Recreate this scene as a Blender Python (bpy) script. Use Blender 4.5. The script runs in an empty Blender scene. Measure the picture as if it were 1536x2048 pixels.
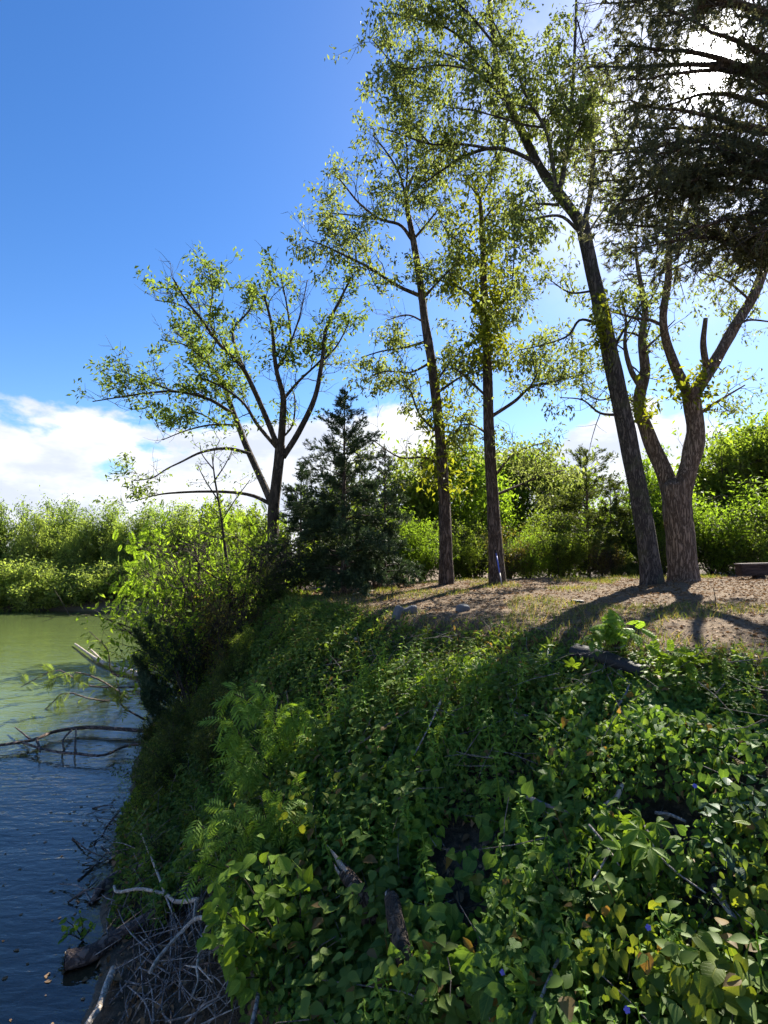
import bpy, math, random
import numpy as np
from mathutils import Vector

R_ = math.radians
SC = bpy.context.scene
COL = SC.collection

# ------------------------------------------------------------------ camera
F = 1100.0                      # focal length in photo pixels (1536 x 2048)
CAMZ = 4.0
PITCH = math.atan((1110 - 1024) / F)
cam_d = bpy.data.cameras.new('camera')
cam_d.sensor_fit = 'VERTICAL'
cam_d.sensor_height = 24.0
cam_d.sensor_width = 18.0
cam_d.lens = 24.0 * F / 2048.0
cam_d.clip_start = 0.05
cam_d.clip_end = 3000
cam = bpy.data.objects.new('camera', cam_d)
COL.objects.link(cam)
cam.location = (0, 0, CAMZ)
cam.rotation_euler = (math.pi / 2 + PITCH, 0, 0)
SC.camera = cam

# ------------------------------------------------------------------ sky, sun, exposure
def pix_dir(px, py):
    cx, cy = (px - 768) / F, (1024 - py) / F
    return np.array([cx, math.cos(PITCH) - cy * math.sin(PITCH), math.sin(PITCH) + cy * math.cos(PITCH)])

SUN = pix_dir(1420, 128)
SUN = SUN / np.linalg.norm(SUN)
S_EL = math.asin(SUN[2])
S_AZ = math.atan2(SUN[0], SUN[1])          # clockwise from +Y

sun_d = bpy.data.lights.new('sun', 'SUN')
sun_d.energy = 5.0
sun_d.angle = R_(0.53)
sun_d.color = (1.0, 0.93, 0.80)
sun = bpy.data.objects.new('sun', sun_d)
COL.objects.link(sun)
sun.location = (20, 30, 40)
sun.rotation_euler = Vector(-SUN).to_track_quat('-Z', 'Y').to_euler()

SC.view_settings.view_transform = 'Standard'
SC.view_settings.look = 'None'
SC.view_settings.gamma = 1.0
SC.view_settings.use_curve_mapping = False
SC.view_settings.exposure = 1.82
try:
    SC.cycles.max_bounces = 8
    SC.cycles.diffuse_bounces = 3
    SC.cycles.glossy_bounces = 3
    SC.cycles.transmission_bounces = 5
    SC.cycles.transparent_max_bounces = 8
    SC.cycles.sample_clamp_indirect = 6.0
    SC.cycles.use_denoising = True
    SC.cycles.use_adaptive_sampling = True
    SC.cycles.adaptive_threshold = 0.02
except Exception:
    pass

world = bpy.data.worlds.new('World')
SC.world = world
world.use_nodes = True

class NT:
    """small helper for building node trees"""
    def __init__(s, tree):
        s.t = tree
        s.n = tree.nodes
    def add(s, kind, **kw):
        n = s.n.new(kind)
        for k, v in kw.items():
            setattr(n, k, v)
        return n
    def link(s, a, b):
        s.t.links.new(a, b)
    def put(s, sock, v):
        if isinstance(v, bpy.types.NodeSocket):
            s.link(v, sock)
        else:
            sock.default_value = v
    def math(s, op, a, b=0.0, clamp=False):
        n = s.add('ShaderNodeMath', operation=op, use_clamp=clamp)
        s.put(n.inputs[0], a)
        s.put(n.inputs[1], b)
        return n.outputs[0]
    def mix(s, f, a, b, blend='MIX'):
        n = s.add('ShaderNodeMix', data_type='RGBA', blend_type=blend)
        s.put(n.inputs[0], f)
        s.put(n.inputs[6], a if isinstance(a, bpy.types.NodeSocket) else tuple(a) + (1,))
        s.put(n.inputs[7], b if isinstance(b, bpy.types.NodeSocket) else tuple(b) + (1,))
        return n.outputs[2]
    def step(s, x, lo, hi):
        n = s.add('ShaderNodeMapRange', interpolation_type='SMOOTHSTEP')
        s.put(n.inputs[0], x)
        n.inputs[1].default_value = lo
        n.inputs[2].default_value = hi
        return n.outputs[0]
    def noise(s, vec, scale, detail=4.0, rough=0.55, dist=0.0):
        n = s.add('ShaderNodeTexNoise')
        if vec is not None:
            s.link(vec, n.inputs['Vector'])
        n.inputs['Scale'].default_value = scale
        n.inputs['Detail'].default_value = detail
        n.inputs['Roughness'].default_value = rough
        n.inputs['Distortion'].default_value = dist
        return n.outputs['Fac']
    def mapping(s, vec, scale=(1, 1, 1), loc=(0, 0, 0)):
        n = s.add('ShaderNodeMapping')
        s.link(vec, n.inputs[0])
        n.inputs['Scale'].default_value = scale
        n.inputs['Location'].default_value = loc
        return n.outputs[0]
    def bump(s, h, strength, dist=0.02, normal=None):
        n = s.add('ShaderNodeBump')
        n.inputs['Strength'].default_value = strength
        n.inputs['Distance'].default_value = dist
        s.link(h, n.inputs['Height'])
        if normal is not None:
            s.link(normal, n.inputs['Normal'])
        return n.outputs[0]

def build_world():
    w = NT(world.node_tree)
    w.n.clear()
    out = w.add('ShaderNodeOutputWorld')
    bg = w.add('ShaderNodeBackground')
    w.link(bg.outputs[0], out.inputs[0])
    sky = w.add('ShaderNodeTexSky')
    sky.sky_type = 'NISHITA'
    sky.sun_disc = False
    sky.sun_elevation = S_EL
    sky.sun_rotation = S_AZ
    sky.altitude = 0
    sky.air_density = 1.0
    sky.dust_density = 0.25
    sky.ozone_density = 3.0
    tc = w.add('ShaderNodeTexCoord')
    d = tc.outputs['Generated']
    sep = w.add('ShaderNodeSeparateXYZ')
    w.link(d, sep.inputs[0])
    z = sep.outputs[2]
    hs = w.add('ShaderNodeHueSaturation')
    hs.inputs['Saturation'].default_value = 1.28
    hs.inputs['Hue'].default_value = 0.508
    hs.inputs['Value'].default_value = 0.58
    w.link(sky.outputs[0], hs.inputs['Color'])
    base = hs.outputs[0]
    # cumulus bank low in the sky, all the way round
    v = w.mapping(d, (1.0, 1.0, 2.0), (3.1, 0.6, 0.0))
    n1 = w.noise(v, 4.2, 7.0, 0.56, 0.2)
    lowband = w.math('SUBTRACT', 1.0, w.step(z, 0.13, 0.33))
    m = w.math('ADD', n1, w.math('MULTIPLY', lowband, 0.36))
    mask = w.step(m, 0.675, 0.76)
    n2 = w.noise(w.mapping(d, (1, 1, 2.5), (1.3, 4.6, 0.3)), 6.0, 5.0, 0.6)
    ccol = w.mix(w.step(n2, 0.35, 0.65), (2.35, 2.5, 2.95), (3.6, 3.6, 3.6))
    c1 = w.mix(w.math('MULTIPLY', mask, 0.94), base, ccol)
    # thin bright cloud veil and aureole round the sun
    dot = w.add('ShaderNodeVectorMath', operation='DOT_PRODUCT')
    w.link(d, dot.inputs[0])
    dot.inputs[1].default_value = tuple(SUN)
    ang = w.math('ARCCOSINE', dot.outputs['Value'])
    wide = w.math('EXPONENT', w.math('MULTIPLY', ang, -9.0))
    tight = w.math('EXPONENT', w.math('MULTIPLY', w.math('MULTIPLY', ang, ang), -1100.0))
    n3 = w.noise(w.mapping(d, (1, 1, 1.4), (0.4, 2.2, 1.0)), 5.0, 6.0, 0.6)
    veil = w.math('MULTIPLY', w.step(n3, 0.36, 0.62), w.math('SUBTRACT', 1.0, w.step(ang, 0.12, 0.38)))
    c2 = w.mix(w.math('MULTIPLY', veil, 0.6), c1, (3.8, 3.8, 3.9))
    glow = w.math('ADD', w.math('MULTIPLY', wide, 2.2), w.math('MULTIPLY', tight, 60.0))
    gcol = w.mix(1.0, (1.0, 0.97, 0.92), (0, 0, 0), 'ADD')
    vm = w.add('ShaderNodeVectorMath', operation='SCALE')
    w.link(gcol, vm.inputs[0])
    w.link(glow, vm.inputs['Scale'])
    c3 = w.mix(1.0, c2, vm.outputs[0], 'ADD')
    w.link(c3, bg.inputs[0])
    bg.inputs[1].default_value = 0.10
build_world()

# ------------------------------------------------------------------ helpers
rng = np.random.default_rng(7)
random.seed(7)
CAM = np.array([0, 0, CAMZ])

def U(px, py, d):
    v = pix_dir(px, py)
    return CAM + v * (d / v[1])

def vn(x, y, seed=0):
    """value noise in [0,1]"""
    x = np.asarray(x, float); y = np.asarray(y, float)
    xi = np.floor(x); yi = np.floor(y)
    fx = x - xi; fy = y - yi
    fx = fx * fx * (3 - 2 * fx); fy = fy * fy * (3 - 2 * fy)
    def h(a, b):
        s = np.sin(a * 127.1 + b * 311.7 + seed * 74.7) * 43758.5453
        return s - np.floor(s)
    return (h(xi, yi) * (1 - fx) + h(xi + 1, yi) * fx) * (1 - fy) + (h(xi, yi + 1) * (1 - fx) + h(xi + 1, yi + 1) * fx) * fy

SY = [-9, 0, 3, 5, 8, 12, 16, 20, 28, 35, 39, 41.5, 44, 60]
SX = [-0.8, -1.2, -1.7, -2.5, -3.8, -4.9, -5.6, -6.2, -7.5, -11, -18, -30, -60, -60]
EY = [-9, 0, 2, 3, 5, 7, 8.5, 11, 14, 20, 30, 60]
EX = [13.2, 7.9, 6.2, 5.3, 3.6, 1.65, 0.1, -1.4, -2.2, -2.9, -3.2, -3.2]

def smooth(t):
    t = np.clip(t, 0, 1)
    return t * t * (3 - 2 * t)

def gz(x, y, fine=True):
    x = np.asarray(x, float); y = np.asarray(y, float)
    wob = (vn(x * 0.5, y * 0.5, 3) - 0.5) * 0.9
    xs = np.interp(y, SY, SX) + wob * 0.6
    xe = np.interp(y, EY, EX) + wob
    t = (x - xs) / (xe - xs)
    tt = np.clip(t, 0, 1)
    slope = 3.05 * (0.55 * tt + 0.45 * smooth(tt)) 
    over = np.clip(x - xe, 0, None)
    top = 0.42 * (1 - np.exp(-over / 5.0))
    fall = smooth((y - 15) / 9.0) * 0.9 * smooth((12 - x) / 8 + 0.35)
    z = slope + top - fall * smooth(tt)
    lake = -np.clip((xs - x) * 0.09 + np.clip(xs - x - 1.4, 0, 9) * .2, 0, 1.6)
    z = np.where(t < 0, lake, z)
    yb = 42.0 + (vn(x * 0.15, 0 * x, 8) - 0.5) * 3
    far = 1.3 * smooth((y - yb) / 6.0) + 0.25 * smooth((y - yb) / 0.8)
    z = np.where((x < -10) & (y > yb), np.maximum(z, far), z)
    if fine:
        near = np.clip(1.5 - np.abs(y - 6) / 25, 0, 1)
        z = z + ((vn(x * 1.3, y * 1.3, 5) - 0.5) * 0.20 + (vn(x * 3.7, y * 3.7, 6) - 0.5) * 0.07) * near * np.clip(t * 3 + 0.25, 0, 1) * np.where(t > 1, 0.35, 1.0)
    return z

def G(px, py, lift=0.0):
    """where the view ray through a photo pixel meets the ground"""
    v = pix_dir(px, py)
    ds = np.linspace(1.0, 60, 3000)
    pts = CAM + v[None, :] * (ds / v[1])[:, None]
    g = np.maximum(gz(pts[:, 0], pts[:, 1]), 0.0)
    below = np.where(pts[:, 2] < g)[0]
    i = below[0] if len(below) else len(ds) - 1
    p = pts[i].copy()
    p[2] = g[i] + lift
    return p

def on_ground(x, y):
    return np.array([x, y, float(gz(x, y))])

def mesh_np(name, V, T, smooth_sh=False, uv=None):
    """V (n,3) float, T (m,3) or (m,4) int"""
    me = bpy.data.meshes.new(name)
    V = np.ascontiguousarray(V, np.float32); T = np.ascontiguousarray(T, np.int32)
    k = T.shape[1]; m = T.shape[0]
    me.vertices.add(len(V)); me.vertices.foreach_set('co', V.ravel())
    me.loops.add(m * k); me.loops.foreach_set('vertex_index', T.ravel())
    me.polygons.add(m); me.polygons.foreach_set('loop_start', np.arange(0, m * k, k, dtype=np.int32))
    if uv is not None:
        l = me.uv_layers.new(name='UVMap')
        l.data.foreach_set('uv', np.ascontiguousarray(uv[T.ravel()], np.float32).ravel())
    if smooth_sh:
        me.polygons.foreach_set('use_smooth', np.ones(m, bool))
    me.update(calc_edges=True)
    return me

def ob(name, data, mat=None, parent=None, loc=None, label=None, cat=None, group=None, kind=None):
    o = bpy.data.objects.new(name, data)
    COL.objects.link(o)
    if mat is not None and data is not None and len(data.materials) == 0:
        data.materials.append(mat)
    if parent is not None:
        o.parent = parent
    if loc is not None:
        o.location = loc
    for k, v in (('label', label), ('category', cat), ('group', group), ('kind', kind)):
        if v:
            o[k] = v
    return o

def empty(name, loc, label, cat, group=None):
    return ob(name, None, None, None, tuple(loc), label, cat, group)

def copy_tree(o, parent=None):
    c = o.copy(); COL.objects.link(c)
    if parent is not None:
        c.parent = parent
    for ch in o.children:
        copy_tree(ch, c)
    return c

def norm(v):
    v = np.asarray(v, float)
    return v / (np.linalg.norm(v, axis=-1, keepdims=True) + 1e-9)

def catmull(P, n):
    """resample rows of P (any columns) with a Catmull-Rom curve"""
    P = np.asarray(P, float)
    if len(P) == 2:
        s = np.linspace(0, 1, n)[:, None]
        return P[0] * (1 - s) + P[1] * s
    Q = np.vstack([2 * P[0] - P[1], P, 2 * P[-1] - P[-2]])
    u = np.linspace(0, len(P) - 1 - 1e-6, n)
    i = u.astype(int); f = (u - i)[:, None]
    a, b, c, d = Q[i], Q[i + 1], Q[i + 2], Q[i + 3]
    return 0.5 * ((2 * b) + (c - a) * f + (2 * a - 5 * b + 4 * c - d) * f ** 2 + (3 * b - a - 3 * c + d) * f ** 3)

def tube(P, r, seg=8, rough=0.0, seed=0, cap=True, flute=0.0):
    """closed tapering tube; returns V, T(tris)"""
    P = np.asarray(P, float); n = len(P); r = np.broadcast_to(np.asarray(r, float), (n,))
    t = norm(np.gradient(P, axis=0))
    ref = np.array([0.31, 0.83, 0.47]) if abs(t[0][2]) > 0.7 else np.array([0.05, 0.1, 1.0])
    x = norm(ref - t * (t @ ref)[:, None]); y = np.cross(t, x)
    a = np.linspace(0, 2 * math.pi, seg, endpoint=False)
    rr = r[:, None] * np.ones((n, seg))
    if rough:
        s = np.cumsum(np.r_[0, np.linalg.norm(np.diff(P, axis=0), axis=1)])
        rr = rr * (1 + rough * (vn(a[None, :] * 1.7 + seed, s[:, None] * 2.2 + seed, seed) - 0.5) * 2)
        if flute:
            rr = rr * (1 + flute * (vn(a[None, :] * 6.3 + 0.35 * np.sin(s[:, None] * 2.1), s[:, None] * 1.1, seed + 3) - 0.5) * 2)
    V = P[:, None, :] + rr[..., None] * (np.cos(a)[None, :, None] * x[:, None, :] + np.sin(a)[None, :, None] * y[:, None, :])
    V = V.reshape(-1, 3)
    i = np.arange(n - 1)[:, None] * seg; j = np.arange(seg)[None, :]; k = (j + 1) % seg
    q0, q1, q2, q3 = (i + j).ravel(), (i + k).ravel(), (i + seg + k).ravel(), (i + seg + j).ravel()
    T = np.vstack([np.c_[q0, q1, q2], np.c_[q0, q2, q3]])
    if cap:
        V = np.vstack([V, P[0] , P[-1]])
        c0, c1 = len(V) - 2, len(V) - 1
        jj = np.arange(seg); kk = (jj + 1) % seg; b = (n - 1) * seg
        T = np.vstack([T, np.c_[np.full(seg, c0), kk, jj], np.c_[np.full(seg, c1), b + jj, b + kk]])
    return V, T

def join(parts):
    Vs, Ts, o = [], [], 0
    for V, T in parts:
        Vs.append(V); Ts.append(T + o); o += len(V)
    return np.vstack(Vs), np.vstack(Ts)

def frames(d, n):
    """rotation matrices (N,3,3): local +Y along d, local +Z near n"""
    Y = norm(d)
    Z = n - Y * np.sum(n * Y, axis=1, keepdims=True)
    Z = norm(Z + 1e-6)
    X = np.cross(Y, Z)
    return np.stack([X, Y, Z], axis=2)

def scatter(tv, tt, P, Rm, S):
    """copies of a template (tris) at points"""
    N = len(P); n = len(tv)
    S = np.asarray(S, float)
    if S.ndim == 1:
        S = S[:, None]
    V = np.einsum('nij,nkj->nki', Rm, tv[None] * S[:, None, :] if S.shape[1] == 3 else tv[None] * S[:, None, :]) + P[:, None, :]
    T = tt[None] + (np.arange(N) * n)[:, None, None]
    return V.reshape(-1, 3), T.reshape(-1, 3)

# ---- leaf templates (length 1 along +Y, upper side +Z)
L2V = np.array([[0, 0, 0], [-.21, .45, .07], [0, 1, -.14], [.21, .45, .07]]); L2T = np.array([[0, 2, 1], [0, 3, 2]])
def ovate(width, stations, droop, fold, notch=0.0):
    V, T, UV = [], [], []
    for s, w in stations:
        z = -droop * s * s
        yy = s - (notch if s < 0.08 else 0)
        V += [[-w * width, yy if w else s, z + fold * w], [0, s, z], [w * width, yy if w else s, z + fold * w]]
        UV += [[0.5 - 0.5 * w, s], [0.5, s], [0.5 + 0.5 * w, s]]
    for i in range(len(stations) - 1):
        a = i * 3; b = a + 3
        T += [[a, a + 1, b + 1], [a, b + 1, b], [a + 1, a + 2, b + 2], [a + 1, b + 2, b + 1]]
    return np.array(V, float), np.array(T), np.array(UV, float)
OVAL = ovate(0.36, [(0.0, .25), (.12, .72), (.32, 1.0), (.55, .86), (.78, .46), (1.0, 0.02)], 0.22, 0.10, 0.0)
HEART = ovate(0.44, [(0.03, .62), (.15, .92), (.34, 1.0), (.56, .80), (.80, .36), (1.0, 0.02)], 0.28, 0.12, 0.10)
LANCE = ovate(0.17, [(0.0, .12), (.2, .8), (.45, 1.0), (.72, .66), (1.0, .02)], 0.25, 0.06)

def tmpl_join(items):
    """items: (V,T,UV, origin, dir, normal, scale)"""
    Vs, Ts, Us, o = [], [], [], 0
    for (V, T, UV), p, d, n, s in items:
        Rm = frames(np.array([d], float), np.array([n], float))[0]
        Vs.append((V * s) @ Rm.T + np.array(p)); Ts.append(T + o); Us.append(UV); o += len(V)
    return np.vstack(Vs), np.vstack(Ts), np.vstack(Us)

L2 = (L2V, L2T, np.c_[L2V[:, 0] + .5, L2V[:, 1]])
def pinnate(pairs, leaf, ls, droop):
    it = []
    for i in range(pairs):
        s = 0.18 + 0.78 * i / (pairs - 1)
        sc = ls * (0.75 + 0.5 * math.sin(math.pi * (i + .8) / (pairs + .6)))
        for sx in (-1, 1):
            it.append((leaf, (0, s, -droop * s * s), (sx * .86, .5, -.18), (0, 0, 1), sc))
    it.append((leaf, (0, 1, -droop), (0, 1, -.4), (0, 0, 1), ls))
    pts = np.array([[0, s, -droop * s * s] for s in np.linspace(0, 1, 5)])
    V, T = tube(pts, np.linspace(.012, .005, 5), 3, cap=False)
    V2, T2, U2 = tmpl_join(it)
    return np.vstack([V2, V]), np.vstack([T2, T + len(V2)]), np.vstack([U2, np.full((len(V), 2), .5)])
NARROW = ovate(0.11, [(0.0, .15), (.35, 1.0), (.7, .7), (1.0, .02)], 0.2, 0.05)
PINN = pinnate(6, NARROW, 0.42, 0.35)
PINNW = pinnate(5, ovate(0.30, [(0.0, .2), (.3, 1.0), (.65, .8), (1.0, .02)], 0.2, 0.08), 0.36, 0.25)
PINN2 = pinnate(6, L2, 0.34, 0.30)
PALM = tmpl_join([(ovate(0.22, [(0.0, .1), (.35, .75), (.65, 1.0), (.85, .6), (1.0, .02)], 0.3, 0.1), (0, .25, 0), (math.sin(a), math.cos(a), -.12), (0, 0, 1), .75 - .12 * abs(a)) for a in (-1.9, -.95, 0, .95, 1.9)])

def sprig_template(n, seed):
    r = np.random.default_rng(seed)
    V, T = [], []
    for i in range(n):
        s = i / n
        d = norm(np.array([r.normal(0, .55), 1.0, r.normal(0, .55)]))
        p = np.array([0, s * .6, 0]) + r.normal(0, .02, 3)
        side = norm(np.cross(d, r.normal(size=3)))
        L = .50 * (1 - .4 * s); w = .050
        b = len(V)
        V += [p - side * w, p + side * w, p + d * L]
        T += [[b, b + 1, b + 2]]
    return np.array(V), np.array(T)
SPRIG = sprig_template(13, 3)

# ------------------------------------------------------------------ materials
def material(name):
    m = bpy.data.materials.new(name)
    m.use_nodes = True
    t = NT(m.node_tree)
    t.n.clear()
    return m, t, t.add('ShaderNodeOutputMaterial')

def leaf_mat(name, ca, cb, trans=0.45, rough=0.6, tcol=None, vein=False, dead=None, spec=0.16):
    m, t, out = material(name)
    geo = t.add('ShaderNodeNewGeometry')
    oi = t.add('ShaderNodeObjectInfo')
    r = t.math('FRACT', t.math('ADD', geo.outputs['Random Per Island'], oi.outputs['Random']))
    c = t.mix(r, ca, cb)
    if dead:
        r2 = t.math('FRACT', t.math('MULTIPLY', r, 17.31))
        c = t.mix(t.step(r2, 1 - dead[0] - .01, 1 - dead[0]), c, dead[1])
    tc = t.add('ShaderNodeTexCoord')
    nz = t.noise(geo.outputs['Position'], 26.0 if vein else 3.0, 2.0)
    c = t.mix(1.0, c, t.mix(nz, (.72, .72, .72), (1.28, 1.28, 1.28)), 'MULTIPLY')
    if vein:
        sp = t.add('ShaderNodeSeparateXYZ')
        t.link(tc.outputs['UV'], sp.inputs[0])
        u = t.math('ABSOLUTE', t.math('SUBTRACT', sp.outputs[0], .5))
        mid = t.math('SUBTRACT', 1.0, t.step(u, .01, .045))
        ribs = t.math('SINE', t.math('MULTIPLY', t.math('SUBTRACT', sp.outputs[1], t.math('MULTIPLY', u, .7)), 42.0))
        ribm = t.step(ribs, .86, 1.0)
        vv = t.math('MAXIMUM', mid, t.math('MULTIPLY', ribm, .5))
        c = t.mix(t.math('MULTIPLY', vv, .35), c, (cb[0] * 1.8, cb[1] * 1.5, cb[2] * 1.6))
    p = t.add('ShaderNodeBsdfPrincipled')
    t.link(c, p.inputs['Base Color'])
    p.inputs['Roughness'].default_value = rough
    p.inputs['Specular IOR Level'].default_value = spec
    if vein:
        t.link(t.bump(t.math('SUBTRACT', t.math('MULTIPLY', nz, .6), vv), .35, .004), p.inputs['Normal'])
    tr = t.add('ShaderNodeBsdfTranslucent')
    tm = tcol or (1.5, 1.35, .55)
    t.link(t.mix(1.0, c, tm, 'MULTIPLY'), tr.inputs['Color'])
    mx = t.add('ShaderNodeMixShader')
    mx.inputs[0].default_value = trans
    t.link(p.outputs[0], mx.inputs[1]); t.link(tr.outputs[0], mx.inputs[2])
    t.link(mx.outputs[0], out.inputs[0])
    return m

def bark_mat(name, ca, cb, scale=(9, 9, 1.6), bump=0.9, moss=0.0):
    m, t, out = material(name)
    tc = t.add('ShaderNodeTexCoord')
    v = t.mapping(tc.outputs['Object'], scale)
    n1 = t.noise(v, 2.2, 6.0, .65, .4)
    n2 = t.noise(tc.outputs['Object'], 1.1, 3.0)
    ridge = t.math('MULTIPLY', t.math('ABSOLUTE', t.math('SUBTRACT', t.noise(t.mapping(tc.outputs['Object'], (scale[0], scale[1], scale[2] * 1.6)), 1.1, 4.0, .6, .7), .5)), 5.0, True)
    n1 = t.math('MULTIPLY', t.math('ADD', t.math('MULTIPLY', n1, .6), .35), t.step(ridge, .0, .55))
    c = t.mix(t.step(n1, .08, .68), ca, cb)
    c = t.mix(t.math('MULTIPLY', n2, .5), c, (ca[0] * 1.5, ca[1] * 1.5, ca[2] * 1.5))
    if moss:
        c = t.mix(t.math('MULTIPLY', t.step(t.noise(tc.outputs['Object'], 3.0, 5.0), .5, .65), moss), c, (.10, .12, .05))
    p = t.add('ShaderNodeBsdfPrincipled')
    t.link(c, p.inputs['Base Color'])
    p.inputs['Roughness'].default_value = .9
    p.inputs['Specular IOR Level'].default_value = .2
    t.link(t.bump(n1, bump, .03), p.inputs['Normal'])
    t.link(p.outputs[0], out.inputs[0])
    return m

def plain_mat(name, c, rough=.7, var=.25, scale=8.0, bump=.2):
    m, t, out = material(name)
    tc = t.add('ShaderNodeTexCoord')
    n = t.noise(tc.outputs['Object'], scale, 5.0, .6)
    p = t.add('ShaderNodeBsdfPrincipled')
    t.link(t.mix(n, tuple(x * (1 - var * 1.6) for x in c), tuple(min(1, x * (1 + var * 1.6)) for x in c)), p.inputs['Base Color'])
    p.inputs['Roughness'].default_value = rough
    t.link(t.bump(n, bump, .02), p.inputs['Normal'])
    t.link(p.outputs[0], out.inputs[0])
    return m

M = {}
M['leaf_hickory'] = leaf_mat('hickory_leaf', (.082, .108, .036), (.175, .21, .072), .57, tcol=(1.65, 1.6, .9))
M['leaf_locust'] = leaf_mat('locust_leaf', (.078, .112, .028), (.155, .205, .05), .55, tcol=(1.6, 1.6, .8))
M['leaf_bright'] = leaf_mat('bright_leaf', (.10, .155, .02), (.20, .28, .04), .58, tcol=(1.55, 1.65, .6))
M['leaf_ivy'] = leaf_mat('yellow_green_leaf', (.10, .13, .015), (.20, .23, .03), .55)
M['leaf_wood'] = leaf_mat('woodland_leaf', (.08, .115, .02), (.20, .25, .05), .58, tcol=(1.55, 1.65, .6))
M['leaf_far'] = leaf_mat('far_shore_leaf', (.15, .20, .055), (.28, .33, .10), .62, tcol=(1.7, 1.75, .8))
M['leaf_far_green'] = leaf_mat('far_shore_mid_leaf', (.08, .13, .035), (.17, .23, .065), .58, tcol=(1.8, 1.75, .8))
M['leaf_wood_dark'] = leaf_mat('dark_woodland_leaf', (.035, .06, .018), (.09, .12, .03), .45)
M['leaf_rust'] = leaf_mat('rusty_twig_leaf', (.12, .09, .03), (.14, .14, .04), .45)
M['cedar'] = leaf_mat('cedar_needle', (.024, .046, .022), (.060, .092, .042), .25, .6, (1.1, 1.1, .8))
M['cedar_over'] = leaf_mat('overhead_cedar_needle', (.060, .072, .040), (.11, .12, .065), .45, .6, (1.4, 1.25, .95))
M['vine'] = leaf_mat('vine_leaf', (.060, .128, .028), (.135, .245, .046), .42, .55, vein=True, dead=(.015, (.22, .13, .03)))
M['vine_blue'] = leaf_mat('blue_green_leaf', (.050, .095, .055), (.085, .14, .085), .3, .5, vein=True)
M['vine_yellow'] = leaf_mat('yellowing_vine_leaf', (.07, .13, .02), (.19, .23, .03), .42, .42, vein=True, dead=(.035, (.26, .15, .05)))
M['vine_lime'] = leaf_mat('lime_vine_leaf', (.09, .17, .02), (.18, .29, .035), .46, .5, vein=True)
M['weed'] = leaf_mat('weed_leaf', (.075, .135, .027), (.185, .27, .055), .45, .55, dead=(.05, (.20, .14, .06)))
M['grass'] = leaf_mat('grass_blade', (.06, .11, .02), (.17, .20, .05), .45, .5, dead=(.22, (.30, .24, .11)))
M['litter'] = leaf_mat('dead_leaf', (.13, .08, .04), (.30, .20, .12), .15, .8, (1.2, 1, .7))
M['sapling'] = leaf_mat('sapling_leaf', (.12, .22, .03), (.22, .36, .06), .5, .5)
M['bark_dark'] = bark_mat('dark_bark', (.035, .028, .022), (.11, .085, .065))
M['bark_red'] = bark_mat('furrowed_bark', (.045, .032, .024), (.20, .15, .118), (20, 20, 2.0), 1.0)
M['bark_fork'] = bark_mat('pale_furrowed_bark', (.075, .055, .042), (.30, .235, .185), (20, 20, 1.8), 1.0)
M['bark_grey'] = bark_mat('grey_bark', (.035, .031, .029), (.135, .118, .105), (19, 19, 2.6), 1.0, .25)
M['twig'] = bark_mat('twig_bark', (.035, .028, .022), (.08, .062, .048), (4, 4, 4), .3)
M['dead_wood'] = bark_mat('weathered_wood', (.14, .13, .125), (.38, .35, .32), (12, 12, 3), .6)
M['twig_grey'] = bark_mat('grey_twig', (.08, .07, .06), (.24, .21, .19), (12, 12, 3), .4)
M['pale_wood'] = bark_mat('pale_dead_wood', (.30, .25, .20), (.58, .52, .45), (12, 12, 3), .5)
M['wet_wood'] = bark_mat('wet_wood', (.06, .045, .04), (.20, .15, .125), (6, 6, 6), .8)
M['stone'] = plain_mat('grey_stone', (.095, .10, .11), .85, .3, 9.0, .6)
M['char'] = plain_mat('charred_wood', (.012, .012, .014), .7, .5, 14.0, .9)

def ground_mat():
    m, t, out = material('soil')
    geo = t.add('ShaderNodeNewGeometry')
    pos = geo.outputs['Position']
    n1 = t.noise(pos, .9, 5.0, .6)
    n2 = t.noise(pos, 14.0, 6.0, .7)
    n3 = t.noise(pos, 60.0, 3.0, .7)
    c = t.mix(t.step(n1, .35, .65), (.115, .080, .050), (.185, .133, .085))
    c = t.mix(t.step(n2, .45, .7), c, (.085, .058, .040))
    c = t.mix(t.step(n3, .55, .72), c, (.24, .18, .12))
    at = t.add('ShaderNodeAttribute'); at.attribute_name = 'humus'
    dark = t.mix(t.step(n2, .4, .65), (.055, .042, .028), (.13, .095, .065))
    c = t.mix(at.outputs['Fac'], c, dark)
    aw = t.add('ShaderNodeAttribute'); aw.attribute_name = 'mud'
    c = t.mix(aw.outputs['Fac'], c, t.mix(n2, (.25, .18, .12), (.48, .36, .25)))
    p = t.add('ShaderNodeBsdfPrincipled')
    t.link(c, p.inputs['Base Color'])
    p.inputs['Roughness'].default_value = .95
    p.inputs['Specular IOR Level'].default_value = .15
    h = t.math('ADD', t.math('MULTIPLY', n2, 1.0), t.math('MULTIPLY', n3, .4))
    t.link(t.bump(h, .9, .05), p.inputs['Normal'])
    t.link(p.outputs[0], out.inputs[0])
    return m

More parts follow.
